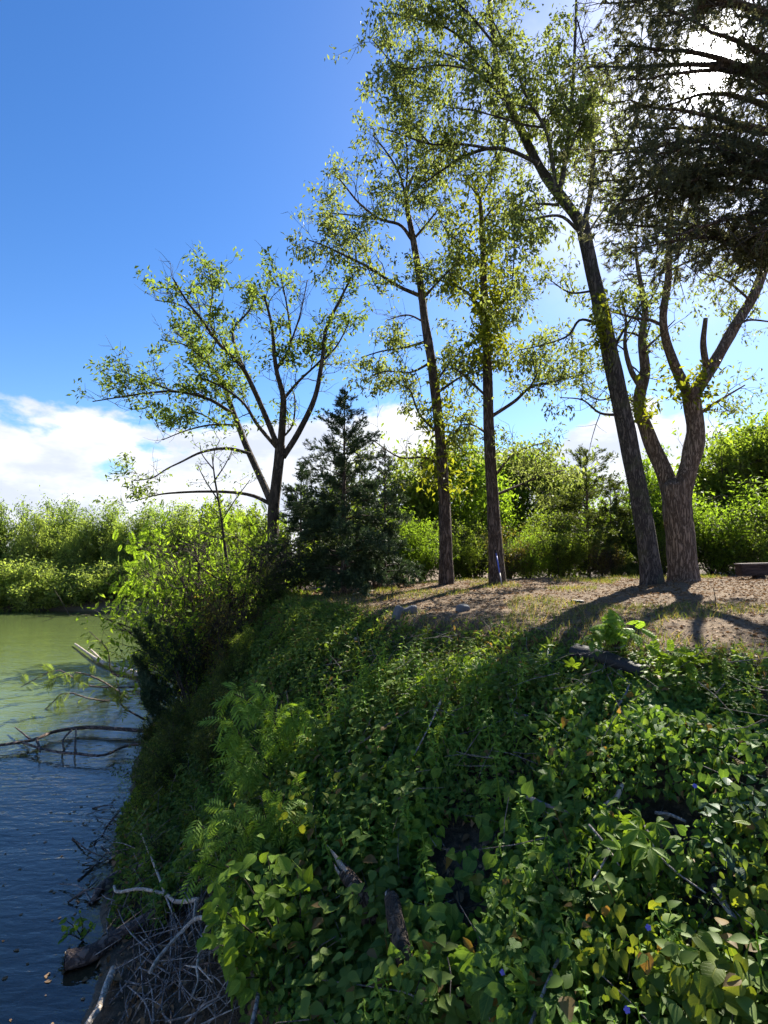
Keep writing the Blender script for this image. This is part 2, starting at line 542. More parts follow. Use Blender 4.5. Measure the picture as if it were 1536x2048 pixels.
def water_mat():
    m, t, out = material('pond_water')
    geo = t.add('ShaderNodeNewGeometry')
    pos = geo.outputs['Position']
    w1 = t.noise(t.mapping(pos, (1.0, 2.6, 1)), 3.2, 3.0, .5, .3)
    w2 = t.noise(t.mapping(pos, (.35, .8, 1)), 1.3, 2.0, .5)
    h = t.math('ADD', t.math('MULTIPLY', w1, .5), w2)
    nrm = t.bump(h, .60, .045)
    at = t.add('ShaderNodeAttribute'); at.attribute_name = 'depth'
    murk = t.add('ShaderNodeBsdfDiffuse')
    nm = t.noise(pos, .5, 3.0)
    t.link(t.mix(nm, (.070, .098, .032), (.092, .125, .042)), murk.inputs['Color'])
    clear = t.add('ShaderNodeBsdfTransparent')
    clear.inputs['Color'].default_value = (.90, .88, .72, 1)
    body = t.add('ShaderNodeMixShader')
    t.link(t.step(at.outputs['Fac'], .04, 1.1), body.inputs[0])
    t.link(clear.outputs[0], body.inputs[1]); t.link(murk.outputs[0], body.inputs[2])
    gl = t.add('ShaderNodeBsdfGlossy')
    gl.inputs['Roughness'].default_value = .03
    t.link(nrm, gl.inputs['Normal'])
    fr = t.add('ShaderNodeFresnel'); fr.inputs['IOR'].default_value = 1.7
    t.link(nrm, fr.inputs['Normal'])
    mx = t.add('ShaderNodeMixShader')
    t.link(fr.outputs[0], mx.inputs[0])
    t.link(body.outputs[0], mx.inputs[1]); t.link(gl.outputs[0], mx.inputs[2])
    t.link(mx.outputs[0], out.inputs[0])
    return m
M['soil'] = ground_mat()
M['water'] = water_mat()

# ------------------------------------------------------------------ terrain and water
def axis(lo, a, b, hi, step, grow=1.25):
    mid = list(np.arange(a, b + 1e-6, step))
    left, right, s = [], [], step
    x = a
    while x > lo:
        s *= grow; x -= s; left.append(x)
    s = step; x = b
    while x < hi:
        s *= grow; x += s; right.append(x)
    return np.array(left[::-1] + mid + right)

def grid(xs, ys, zf):
    X, Y = np.meshgrid(xs, ys)
    Z = zf(X, Y)
    V = np.c_[X.ravel(), Y.ravel(), Z.ravel()]
    nx, ny = len(xs), len(ys)
    i = (np.arange(ny - 1)[:, None] * nx + np.arange(nx - 1)[None, :]).ravel()
    return V, np.c_[i, i + 1, i + 1 + nx, i + nx]

def fattr(me, name, vals):
    a = me.attributes.new(name, 'FLOAT', 'POINT')
    a.data.foreach_set('value', np.ascontiguousarray(vals, np.float32))

def terrain():
    xs = axis(-600, -8, 12, 600, .11)
    ys = axis(-60, 0, 18, 900, .11)
    V, Q = grid(xs, ys, gz)
    me = mesh_np('ground', V, Q, True)
    xe = np.interp(V[:, 1], EY, EX)
    hum = smooth((xe - V[:, 0]) * .9 + .3 + (vn(V[:, 0] * 1.7, V[:, 1] * 1.7, 21) - .5) * 1.6)
    hum = np.maximum(hum, smooth((V[:, 1] - 15) / 4) * (V[:, 1] < 36))
    fattr(me, 'humus', hum)
    fattr(me, 'mud', smooth((.10 - V[:, 2]) / .25) * (V[:, 0] < 0))
    ob('ground', me, M['soil'], kind='structure')
    xs = axis(-400, -9, 1, 4, .12)
    ys = axis(-40, 1, 16, 60, .12)
    V, Q = grid(xs, ys, lambda x, y: 0 * x)
    me = mesh_np('water', V, Q, True)
    fattr(me, 'depth', -gz(V[:, 0], V[:, 1], False))
    ob('water', me, M['water'], kind='structure')
terrain()

# ------------------------------------------------------------------ trees
def grow(limbs, r, per_m, tw_len, sub_n, sub_len, f0=.25, up=.25, wander=.35):
    """twigs and sub-twigs off limbs; returns wood tubes and leaf sites (pos, dir)"""
    wood, sp, sd = [], [], []
    def shoot(p, d, L, rad, k):
        pts = [p]
        for i in range(k):
            d = norm(d + r.normal(0, wander, 3) * .6 + np.array([0, 0, up * .2]))
            pts.append(pts[-1] + d * L / k)
        pts = np.array(pts)
        wood.append(tube(pts, np.linspace(rad, rad * .35, k + 1), 3, cap=False))
        return pts, d
    for P, rad, start in limbs:
        seg = np.linalg.norm(np.diff(P, axis=0), axis=1); L = seg.sum()
        n = max(1, int(round(per_m * L * (1 - start))))
        for i in range(n):
            s = start + (1 - start) * (i + r.random()) / n
            u = s * (len(P) - 1); a = min(int(u), len(P) - 2); f = u - a
            p = P[a] * (1 - f) + P[a + 1] * f
            tg = norm(P[a + 1] - P[a])
            d = norm(tg * .55 + norm(r.normal(size=3)) * .95 + np.array([0, 0, up]))
            tl = tw_len * (.55 + .9 * r.random())
            pts, dd = shoot(p, d, tl, max(.006, .45 * float(np.interp(s, [0, 1], [rad[0], rad[-1]])) if rad[-1] < .02 else .012), 4)
            for j in range(sub_n):
                q = pts[1 + (j % 4)]
                d2 = norm(dd * .5 + norm(r.normal(size=3)) + np.array([0, 0, up]))
                pts2, d3 = shoot(q, d2, sub_len * (.5 + r.random()), .006, 3)
                sp += [pts2[-1], pts2[-2]]; sd += [d3, d3]
            sp.append(pts[-1]); sd.append(dd)
    return wood, np.array(sp), np.array(sd)

def leaf_cloud(sp, sd, r, n_per, size, spread, droop=.5, keep=None, tmpl=L2, jitter=.0):
    if keep is not None:
        sp, sd = sp[keep], sd[keep]
    P = np.repeat(sp, n_per, axis=0) + r.normal(0, spread, (len(sp) * n_per, 3))
    D = np.repeat(sd, n_per, axis=0)
    d = norm(D * .5 + norm(r.normal(size=D.shape)) * 1.0 + np.array([0, 0, -droop]))
    n = norm(np.array([0, 0, 1.0]) + r.normal(0, .5, D.shape))
    S = size * (.6 + .8 * r.random(len(P)))
    return scatter(tmpl[0], tmpl[1], P, frames(d, n), S)

def traced_limb(pts, w0, w1, d0, d1, k=None, base=None):
    """photo-pixel polyline at depths d0..d1 -> 3-D curve and radii (real size)"""
    P = np.array([U(x, y, d0 + (d1 - d0) * i / max(1, len(pts) - 1)) for i, (x, y) in enumerate(pts)])
    k = k or max(6, len(pts) * 4)
    C = catmull(P, k)
    w = np.linspace(w0, w1, k) / 2 / F * np.linspace(d0, d1, k)
    return C, w

def build_tree(name, label, cat, base, trunk, limbs, bark, leafmat, r, grow_kw, leaf_kw, extra_sites=None, group=None, thin=None, flare=1.22, crown='crown', extra_mat=None):
    """trunk: (C, rad); limbs: list of (C, rad, start)"""
    root = empty(name, base, label, cat, group)
    b = np.array(base)
    C, w = trunk
    w = w * (1 + (flare - 1) * np.exp(-np.linspace(0, 14, len(w))))
    V, T = tube(C - b, w, 22, .10, 5, flute=.07)
    ob('trunk', mesh_np('trunk', V, T, True), bark, root)
    for L in limbs:
        V, T = tube(L[0] - b, L[1], 10 if L[1][0] > .06 else 6, .12, int(r.integers(50)))
        ob('branch', mesh_np('branch', V, T, True), bark, root)
    wood, sp, sd = grow([(l[0], l[1], l[2]) for l in limbs if l[2] < 1], r, **grow_kw)
    if thin is not None:
        k = thin(sp, r) & (r.random(len(sp)) < .55); sp, sd = sp[k], sd[k]
    if wood:
        V, T = join(wood)
        ob('twigs', mesh_np('twigs', V - b, T, True), M['twig'], root, kind='stuff')
    V, T = leaf_cloud(sp, sd, r, **leaf_kw)
    ob(crown, mesh_np(crown, V - b, T), leafmat, root, kind='stuff')
    if extra_sites is not None:
        sp2, kw2 = extra_sites
        V, T = leaf_cloud(sp2, np.tile([0, 0, 1.0], (len(sp2), 1)), r, **kw2)
        ob('climbing_leaves', mesh_np('climbing_leaves', V - b, T), extra_mat or M['leaf_ivy'], root, kind='stuff')
    return root

def limb_set(spec, d, r, dev=.3):
    out = []
    for pts, w0, w1, start in spec:
        L = math.hypot(pts[-1][0] - pts[0][0], pts[-1][1] - pts[0][1]) / F * d
        off = float(r.uniform(-1, 1)) * dev * L
        C, w = traced_limb(pts, w0, w1, d, d + off)
        out.append((C, w, start))
    return out

def snap_trunk(pts, w0, w1, d):
    """trunk polyline whose foot is dropped onto the ground"""
    C, w = traced_limb(pts, w0, w1, d, d, len(pts) * 8)
    base = C[0].copy(); base[2] = float(gz(base[0], base[1])) 
    low = base.copy(); low[2] -= .25
    C = np.vstack([low, C]); w = np.r_[w[0] * 1.08, w]
    return (C, w), base

# --- wide multi-stemmed tree at the left end of the bank
r = np.random.default_rng(11)
d = 13.0
tr, base = snap_trunk([(546, 1190), (546, 1120), (547, 1020), (558, 920), (561, 890)], 23, 20, d)
limbs = limb_set([
    ([(561, 900), (566, 830), (566, 790), (552, 735), (543, 650), (528, 590)], 16, 4, .25),
    ([(566, 915), (600, 860), (630, 795), (643, 730), (652, 660), (680, 600), (700, 560)], 13, 4, .35),
    ([(645, 722), (675, 690), (700, 640)], 5, 2, .2),
    ([(558, 900), (532, 835), (508, 780), (485, 735), (440, 690), (400, 635), (372, 600), (345, 555)], 13, 3, .35),
    ([(553, 895), (515, 850), (486, 805), (440, 772), (400, 755)], 8, 3, .3),
    ([(545, 1010), (521, 955), (492, 890), (466, 822), (444, 765), (415, 725), (385, 690), (350, 665)], 16, 3, .4),
    ([(464, 826), (415, 797), (350, 783), (290, 787), (235, 795), (185, 803)], 8, 2, .15),
    ([(350, 783), (300, 765), (250, 745), (225, 740)], 4, 2, .1),
    ([(488, 738), (470, 690), (468, 655), (498, 622), (512, 585)], 7, 2, .2),
    ([(566, 800), (600, 760), (640, 722), (660, 690)], 7, 3, .2),
    ([(553, 738), (580, 690), (575, 620), (560, 545)], 7, 2, .2),
    ([(580, 690), (600, 630), (615, 560)], 4, 2, .1),
    ([(440, 692), (420, 640), (425, 580), (415, 530)], 5, 2, .1),
    ([(400, 635), (360, 610), (310, 600)], 4, 2, .1),
    ([(415, 725), (370, 690), (320, 680)], 4, 1.5, .1),
    ([(470, 850), (420, 850), (370, 862), (325, 880)], 5, 2, .15),
    ([(440, 850), (390, 825), (340, 850)], 4, 2, .15),
    ([(503, 908), (455, 897), (405, 904), (362, 924), (335, 937), (303, 956), (262, 962)], 7, 1.5, .72),
    ([(548, 1012), (500, 990), (430, 983), (345, 986), (305, 992), (262, 1004)], 8, 1.5, .72),
    ([(561, 880), (585, 850), (590, 800), (582, 770)], 5, 2, .1),
], d, r, .45)
build_tree('spreading_tree', 'wide many-limbed tree with sparse pale leaves, at the left end of the bank', 'tree', base, tr, limbs,
           M['bark_dark'], M['leaf_locust'], r,
           dict(per_m=5.5, tw_len=.6, sub_n=5, sub_len=.32, up=.3),
           dict(n_per=13, size=.115, spread=.07, droop=.15),
           thin=lambda sp, r: (vn(sp[:, 0] * 1.6 + 3, sp[:, 2] * 1.6, 4) > .45) | (r.random(len(sp)) < .06))

# --- tall slender tree, left of the middle pair
r = np.random.default_rng(12)
d = 13.5
tr, base = snap_trunk([(893, 1168), (891, 1080), (888, 1000), (880, 870), (866, 745), (850, 645), (840, 560), (826, 480), (815, 420), (811, 385)], 26, 9, d)
limbs = limb_set([
    ([(811, 388), (795, 340), (770, 300), (745, 270)], 6, 2, .1),
    ([(812, 385), (832, 340), (860, 300), (890, 285)], 6, 2, .1),
    ([(812, 385), (815, 330), (812, 280), (805, 245)], 5, 2, .1),
    ([(840, 592), (792, 570), (742, 537), (692, 512), (650, 492), (612, 478)], 9, 2, .2),
    ([(824, 480), (800, 450), (760, 438), (720, 408), (690, 372), (662, 338)], 8, 2, .25),
    ([(742, 537), (725, 490), (690, 455)], 4, 2, .1),
    ([(760, 438), (700, 430), (650, 425)], 4, 2, .1),
    ([(843, 600), (880, 560), (920, 520)], 6, 2, .2),
    ([(826, 480), (860, 440), (890, 400)], 6, 2, .2),
    ([(855, 682), (810, 695), (765, 702), (722, 715)], 7, 2, .2),
    ([(862, 725), (820, 745), (775, 742), (745, 750)], 6, 2, .2),
    ([(868, 770), (900, 725), (935, 690)], 6, 2, .2),
    ([(876, 785), (925, 752), (965, 742)], 6, 2, .2),
    ([(880, 870), (840, 830), (820, 780), (805, 770)], 6, 2, .2),
    ([(886, 935), (850, 915), (800, 915), (745, 880)], 7, 2, .3),
    ([(884, 900), (915, 860), (935, 820)], 5, 2, .2),
    ([(850, 645), (815, 630), (775, 640)], 5, 2, .2),
], d, r, .6)
ivy = np.array([U(885 + rr * 28 * np.random.default_rng(int(i)).normal(), yy, d + .25 * np.random.default_rng(int(i) + 999).normal()) for i, (yy, rr) in enumerate(zip(np.random.default_rng(5).uniform(760, 990, 150), np.random.default_rng(6).uniform(.6, 1.1, 150)))])
build_tree('slender_tree', 'tall slender leafy tree with a thin brown trunk, left one of the middle pair', 'tree', base, tr, limbs,
           M['bark_red'], M['leaf_hickory'], r,
           dict(per_m=5.6, tw_len=.75, sub_n=5, sub_len=.36, up=.1),
           dict(n_per=17, size=.112, spread=.085, droop=.55),
           thin=lambda sp, r: vn(sp[:, 0] * 1.5, sp[:, 2] * 1.5, 14) > .29,
           extra_sites=(ivy, dict(n_per=5, size=.16, spread=.12, droop=.8)))

# --- tree with a climbing-leaf column, right of the middle pair
r = np.random.default_rng(13)
d = 13.2
tr, base = snap_trunk([(995, 1166), (990, 1080), (985, 1000), (978, 860), (975, 730), (968, 610), (967, 510), (964, 450), (960, 400)], 29, 8, d)
limbs = limb_set([
    ([(984, 832), (1030, 802), (1060, 775), (1100, 765), (1150, 752), (1190, 742)], 8, 2, .25),
    ([(1060, 775), (1075, 740), (1065, 700)], 4, 2, .2),
    ([(968, 622), (930, 582), (880, 560), (850, 545)], 7, 2, .2),
    ([(967, 530), (940, 500), (900, 470), (880, 440)], 6, 2, .2),
    ([(962, 450), (990, 410), (1020, 385)], 5, 2, .2),
    ([(960, 400), (940, 370), (925, 350)], 5, 2, .1),
    ([(960, 400), (975, 370), (985, 345)], 5, 2, .1),
    ([(975, 795), (930, 752), (905, 735)], 6, 2, .2),
    ([(972, 640), (1010, 600), (1040, 560)], 6, 2, .2),
    ([(986, 992), (1040, 970), (1085, 950), (1130, 940)], 6, 2, .3),
    ([(984, 960), (1020, 915), (1055, 895), (1090, 885)], 6, 2, .3),
    ([(978, 870), (945, 850), (915, 850)], 5, 2, .2),
], d, r, .6)
rs = np.random.default_rng(8)
ivy = np.array([U(978 + rs.normal() * (36 + 26 * math.sin(yy / 37)), yy, d + rs.normal() * .5) for yy in rs.uniform(520, 740, 420)] +
               [U(968 + rs.normal() * 38, yy, d + rs.normal() * .5) for yy in rs.uniform(370, 520, 120)])
build_tree('vine_clad_tree', 'straight trunked tree clad in a yellow-green leaf column, right one of the middle pair', 'tree', base, tr, limbs,
           M['bark_red'], M['leaf_hickory'], r,
           dict(per_m=5.0, tw_len=.7, sub_n=5, sub_len=.36, up=.1),
           dict(n_per=17, size=.11, spread=.085, droop=.5),
           thin=lambda sp, r: vn(sp[:, 0] * 1.5, sp[:, 2] * 1.5, 24) > .30,
           extra_sites=(ivy, dict(n_per=5, size=.165, spread=.14, droop=.9)))

# --- big leaning tree
r = np.random.default_rng(14)
d = 12.0
tr, base = snap_trunk([(1303, 1158), (1295, 1090), (1272, 960), (1242, 810), (1211, 660), (1182, 530), (1163, 442)], 38, 27, d)
limbs = limb_set([
    ([(1165, 450), (1118, 388), (1080, 335), (1036, 246), (1005, 170), (986, 70), (975, -60)], 24, 8, .25),
    ([(1112, 388), (1103, 312), (1089, 255), (1052, 192), (1030, 130), (985, 40)], 10, 3, .25),
    ([(1118, 390), (1131, 320), (1141, 230), (1148, 130), (1154, -40)], 12, 5, .2),
    ([(1166, 455), (1182, 378), (1187, 255), (1181, 155), (1155, 40)], 12, 3, .3),
    ([(1077, 327), (1020, 301), (980, 297), (930, 312), (882, 342), (842, 372), (815, 395)], 10, 2, .2),
    ([(980, 297), (920, 288), (860, 288), (800, 268), (760, 255)], 6, 2, .2),
    ([(1036, 246), (1000, 190), (950, 140), (900, 110), (850, 100)], 8, 2, .2),
    ([(1005, 170), (960, 110), (900, 60), (840, 40), (780, 25)], 7, 2, .2),
    ([(990, 90), (940, 30), (880, -20), (820, -30)], 6, 2, .2),
    ([(950, 140), (880, 130), (800, 135), (745, 80)], 4, 2, .2),
    ([(1118, 410), (1070, 408), (1030, 420), (1000, 440)], 6, 2, .2),
    ([(1160, 465), (1120, 432), (1060, 440), (1030, 448), (1028, 520), (1020, 600)], 7, 2, .3),
    ([(1198, 648), (1160, 640), (1135, 672), (1085, 690), (1040, 700)], 7, 2, .3),
    ([(1185, 582), (1140, 585), (1100, 560)], 6, 2, .3),
    ([(1243, 830), (1200, 826), (1165, 800), (1120, 795)], 7, 2, .3),
    ([(1168, 480), (1200, 430), (1225, 400)], 6, 2, .2),
    ([(1225, 700), (1260, 640), (1290, 600)], 7, 2, .3),
    ([(860, 288), (820, 240), (800, 180)], 4, 2, .2),
    ([(1141, 230), (1110, 170), (1090, 100)], 4, 2, .2),
    ([(1089, 255), (1050, 250), (1000, 235), (940, 220), (890, 215)], 5, 2, .2),
    ([(1131, 320), (1160, 250), (1170, 190)], 5, 2, .2),
], d, r, .5)
rs = np.random.default_rng(18)
ivy = np.array([U(1205 + rs.normal() * 14, yy, d - .25 + rs.normal() * .15) for yy in rs.uniform(600, 700, 40)])
build_tree('leaning_tree', 'big dark trunked tree leaning left, its leafy crown spreading up out of view', 'tree', base, tr, limbs,
           M['bark_grey'], M['leaf_hickory'], r,
           dict(per_m=6.0, tw_len=.75, sub_n=5, sub_len=.38, up=.05),
           dict(n_per=17, size=.115, spread=.09, droop=.75),
           thin=lambda sp, r: (vn(sp[:, 0] * 1.3, sp[:, 2] * 1.3, 34) > .36),
           extra_sites=(ivy, dict(n_per=5, size=.15, spread=.1, droop=.8)))

# --- forked tree
r = np.random.default_rng(15)
d = 12.6
tr, base = snap_trunk([(1366, 1160), (1363, 1090), (1355, 1030), (1352, 1000), (1350, 975), (1350, 955)], 52, 51, d)
tr[1][-9:] *= np.linspace(1, .35, 9)
limbs = limb_set([
    ([(1348, 1050), (1342, 985), (1322, 930), (1297, 872), (1278, 805), (1290, 745), (1284, 680), (1290, 620), (1280, 560), (1272, 500), (1276, 440)], 39, 2, .55),
    ([(1283, 775), (1262, 740), (1250, 690), (1252, 640), (1240, 580)], 14, 2, .3),
    ([(1358, 1050), (1362, 985), (1380, 925), (1391, 865), (1384, 805), (1380, 775)], 41, 31, 1.0),
    ([(1378, 790), (1346, 722), (1326, 645), (1336, 560), (1338, 470), (1345, 400)], 21, 9, .45),
    ([(1388, 790), (1430, 722), (1470, 652), (1512, 580), (1540, 490), (1565, 400)], 25, 15, .4),
    ([(1413, 735), (1406, 688), (1411, 636)], 14, 9, 1.0),
    ([(1328, 652), (1300, 640), (1270, 636), (1220, 622)], 9, 4, .4),
    ([(1395, 830), (1440, 800), (1490, 770)], 8, 3, .2),
    ([(1470, 652), (1500, 640), (1550, 645)], 7, 3, .2),
    ([(1340, 510), (1370, 470), (1400, 440)], 6, 2, .2),
    ([(1500, 600), (1450, 560), (1400, 545)], 6, 2, .2),
    ([(1278, 810), (1240, 790), (1200, 800), (1160, 780)], 6, 2, .3),
    ([(1288, 700), (1320, 670), (1350, 640)], 6, 2, .3),
], d, r, .4)
rs = np.random.default_rng(28)
ivy = np.array([U(1385 + rs.normal() * 36, yy, d - .3 + rs.normal() * .25) for yy in rs.uniform(735, 800, 70)] +
               [U(1287 + rs.normal() * 12, yy, d - .2 + rs.normal() * .15) for yy in rs.uniform(790, 850, 24)])
build_tree('forked_tree', 'stout tree with ridged brown bark forking low into two crooked stems', 'tree', base, tr, limbs,
           M['bark_fork'], M['leaf_hickory'], r,
           dict(per_m=5.0, tw_len=.75, sub_n=4, sub_len=.36, up=.1),
           dict(n_per=14, size=.10, spread=.08, droop=.5),
           thin=lambda sp, r: vn(sp[:, 0] * 1.4, sp[:, 2] * 1.4, 44) > .36,
           extra_sites=(ivy, dict(n_per=6, size=.15, spread=.12, droop=.6)))

# --- conifers
def conifer(name, label, base, H, half, r, n_br, spr_n, spr, mat, bare=.06, lean=0.0, droop=.05, trunk_r=None, power=.75):
    root = empty(name, base, label, 'conifer')
    tr_r = trunk_r or H * .016
    P = np.c_[lean * np.linspace(0, 1, 14) ** 1.5 * H, .02 * np.sin(np.linspace(0, 6, 14)), np.linspace(-.2, H, 14)]
    V, T = tube(P, np.linspace(tr_r, .008, 14), 10, .1, 2)
    ob('trunk', mesh_np('trunk', V, T, True), M['bark_red'], root)
    wood, pp, dd, ssz = [], [], [], []
    for i in range(n_br):
        s = bare + (1 - bare) * (i + r.random()) / n_br
        L = half * (1 - s) ** power * (.45 + .8 * r.random()) * (1 if s > .16 else .55 + 2.5 * s) + .06
        az = r.uniform(0, 2 * math.pi)
        p0 = np.array([np.interp(s * H, P[:, 2], P[:, 0]), 0, s * H])
        rise = .25 + .5 * s
        k = 7
        t_ = np.linspace(0, 1, k)
        out = np.c_[np.cos(az) * t_ * L, np.sin(az) * t_ * L, (rise * t_ - (droop + .35) * t_ ** 2 * (1.2 - s)) * L]
        pts = p0 + out + np.cumsum(r.normal(0, .012 * L, (k, 3)), axis=0)
        wood.append(tube(pts, np.linspace(.020 * (1.2 - s), .004, k), 4, cap=False))
        ssz.append(s)
        m = int(spr_n * (L / half) + 4)
        u = r.uniform(.22, 1.0, m) ** .8 * (k - 1)
        a = np.minimum(u.astype(int), k - 2); f = (u - a)[:, None]
        q = pts[a] * (1 - f) + pts[a + 1] * f
        tg = norm(pts[a + 1] - pts[a])
        wob = r.normal(0, .10 * L * .6 + .02, (m, 3)) * (1.0 - .35 * (u / (k - 1)))[:, None]
        pp.append(q + wob); dd.append(norm(tg + r.normal(0, .55, (m, 3)) + np.array([0, 0, .25])))
    # leader tip
    q = np.c_[np.full(24, P[-1][0]), np.zeros(24), np.linspace(H * .9, H, 24)]
    pp.append(q); dd.append(norm(r.normal(0, .5, (24, 3)) + np.array([0, 0, 1.0])))
    V, T = join(wood)
    ob('branches', mesh_np('branches', V, T, True), M['twig'], root, kind='stuff')
    P_, D_ = np.vstack(pp), np.vstack(dd)
    n = norm(r.normal(size=P_.shape))
    V, T = scatter(SPRIG[0], SPRIG[1], P_, frames(D_, n), spr * (.6 + .8 * r.random(len(P_))) * (1.1 - .55 * np.clip(P_[:, 2] / H, 0, 1)))
    ob('crown', mesh_np('crown', V, T), mat, root, kind='stuff')
    return root

r = np.random.default_rng(21)
b = on_ground(*U(687, 1180, 12.3)[:2])
top = U(687, 785, 12.3)
conifer('conifer', 'dark cone-shaped evergreen with a pointed top, left of the slender trunks', b, top[2] - b[2], 1.55, r, 125, 95, .22, M['cedar'], power=.8)
# smaller dark conifers of the wood behind and the shore
b = on_ground(*U(1178, 1150, 17.0)[:2]); top = U(1178, 905, 17.0)
conifer('conifer', 'mid-sized evergreen with two thin brown trunks behind the leaning tree', b, top[2] - b[2], 1.7, r, 80, 60, .27, M['leaf_wood_dark'], power=.5)
b = on_ground(*U(1225, 1150, 17.6)[:2]); top = U(1225, 960, 17.6)
conifer('conifer', 'low evergreen close behind the leaning trunk', b, top[2] - b[2], 1.1, r, 60, 50, .25, M['leaf_wood_dark'])
b = on_ground(*U(600, 1190, 12.9)[:2]); top = U(606, 930, 12.9)
conifer('conifer', 'shorter dark evergreen tucked between the spreading tree and the pointed one', b, top[2] - b[2], 1.05, r, 70, 60, .22, M['cedar'])
b = on_ground(*U(770, 1170, 13.8)[:2]); top = U(768, 900, 13.8)
conifer('conifer', 'thin evergreen at the right flank of the pointed one', b, top[2] - b[2], .95, r, 60, 50, .22, M['cedar'])

# --- cedar reaching in from the right
def over_cedar():
    r = np.random.default_rng(31)
    bx, by = 6.1, 7.0
    base = on_ground(bx, by)
    root = empty('cedar_tree', base, 'dark shaggy cedar boughs hanging in from the upper right, sun behind', 'conifer')
    b = np.array(base)
    P = np.c_[bx + .25 * np.sin(np.linspace(0, 4, 16)), by + .2 * np.sin(np.linspace(1, 5, 16)), np.linspace(base[2] - .3, 12.4, 16)]
    V, T = tube(P - b, np.linspace(.26, .05, 16), 12, .1, 4, flute=.06)
    ob('trunk', mesh_np('trunk', V, T, True), M['bark_red'], root)
    ends = [(1200, 20, 6.6), (1225, 90, 6.2), (1195, 150, 6.8), (1240, 215, 6.3), (1195, 300, 6.6), (1185, 362, 6.9), (1225, 400, 6.2), (1215, 455, 6.7),
            (1260, 500, 6.3), (1310, 545, 6.7), (1390, 470, 6.2), (1440, 505, 6.9), (1290, 300, 5.9), (1320, 370, 6.5), (1280, 130, 6.0), (1300, 40, 6.6),
            (1350, 330, 7.2), (1420, 300, 6.3), (1500, 200, 6.2), (1390, -30, 6.8), (1480, 40, 6.0), (1350, 20, 5.8), (1500, 380, 6.1),
            (1460, 400, 7.4), (1250, 20, 6.9), (1260, 250, 7.0), (1340, 450, 5.9), (1300, 200, 6.6), (1230, 320, 6.1), (1520, 120, 6.6), (1270, 420, 7.1),
            (1250, 360, 6.4), (1530, 460, 5.8), (1225, -60, 6.4), (1300, -90, 6.2), (1400, -100, 6.6), (1500, -60, 6.4), (1600, 250, 7.6), (1650, 100, 7.2), (1700, 350, 5.6), (1750, 200, 7.9)]
    wood, pp, dd = [], [], []
    for (px, py, dd_) in ends:
        e = U(px, py, dd_)
        L = np.linalg.norm(e[:2] - np.array([bx, by]))
        z0 = min(max(e[2] - .10 * L + r.normal(0, .25), 5.4), 12.2)
        p0 = np.array([np.interp(z0, P[:, 2], P[:, 0]), np.interp(z0, P[:, 2], P[:, 1]), z0])
        mid = p0 * .5 + e * .5 + np.array([0, 0, .22 * L]) * r.uniform(.2, 1.1) + r.normal(0, .12, 3)
        C = catmull(np.array([p0, mid, e]), 14)
        C = C + np.cumsum(r.normal(0, .018, C.shape), axis=0) * np.linspace(0, 1, 14)[:, None]
        V, T = tube(C - b, np.linspace(.055, .008, 14), 6, .1, 3)
        ob('branch', mesh_np('branch', V, T, True), M['bark_red'], root)
        m = int(11 * L) + 8
        for j in range(m):
            s = .28 + .72 * (j + r.random()) / m
            u = s * 13; a = min(int(u), 12); f = u - a
            q = C[a] * (1 - f) + C[a + 1] * f
            d0 = norm(norm(C[a + 1] - C[a]) * .6 + norm(r.normal(size=3)) + np.array([0, 0, -.25]))
            l2 = r.uniform(.25, .6)
            pts = np.array([q, q + d0 * l2 * .5, q + d0 * l2 + np.array([0, 0, -.10 * l2])])
            wood.append(tube(pts, np.array([.008, .006, .003]), 3, cap=False))
            k = 8
            w = r.random((k, 1))
            pp.append(pts[0] * (1 - w) + pts[2] * w + r.normal(0, .085, (k, 3)))
            dd.append(norm(d0 + r.normal(0, .6, (k, 3)) + np.array([0, 0, -.15])))
    V, T = join(wood)
    ob('twigs', mesh_np('twigs', V - b, T, True), M['twig'], root, kind='stuff')
    P_, D_ = np.vstack(pp), np.vstack(dd)
    dens = vn(P_[:, 0] * 1.5 + P_[:, 1], P_[:, 2] * 1.8, 77)
    away = np.arccos(np.clip(norm(P_ - CAM) @ SUN, -1, 1))
    dens2 = vn(P_[:, 0] * 4.1, P_[:, 2] * 4.1 + P_[:, 1] * 2, 78)
    keep = (dens * .65 + dens2 * .35 > .35 + .17 * smooth((P_[:, 0] - 3.1) / .9)) & (away > .020 + .034 * r.random(len(P_)))
    P_, D_ = P_[keep], D_[keep]
    V, T = scatter(SPRIG[0], SPRIG[1], P_, frames(D_, norm(r.normal(size=P_.shape))), .15 * (.6 + .8 * r.random(len(P_))))
    ob('crown', mesh_np('crown', V - b, T), M['cedar_over'], root, kind='stuff')
over_cedar()

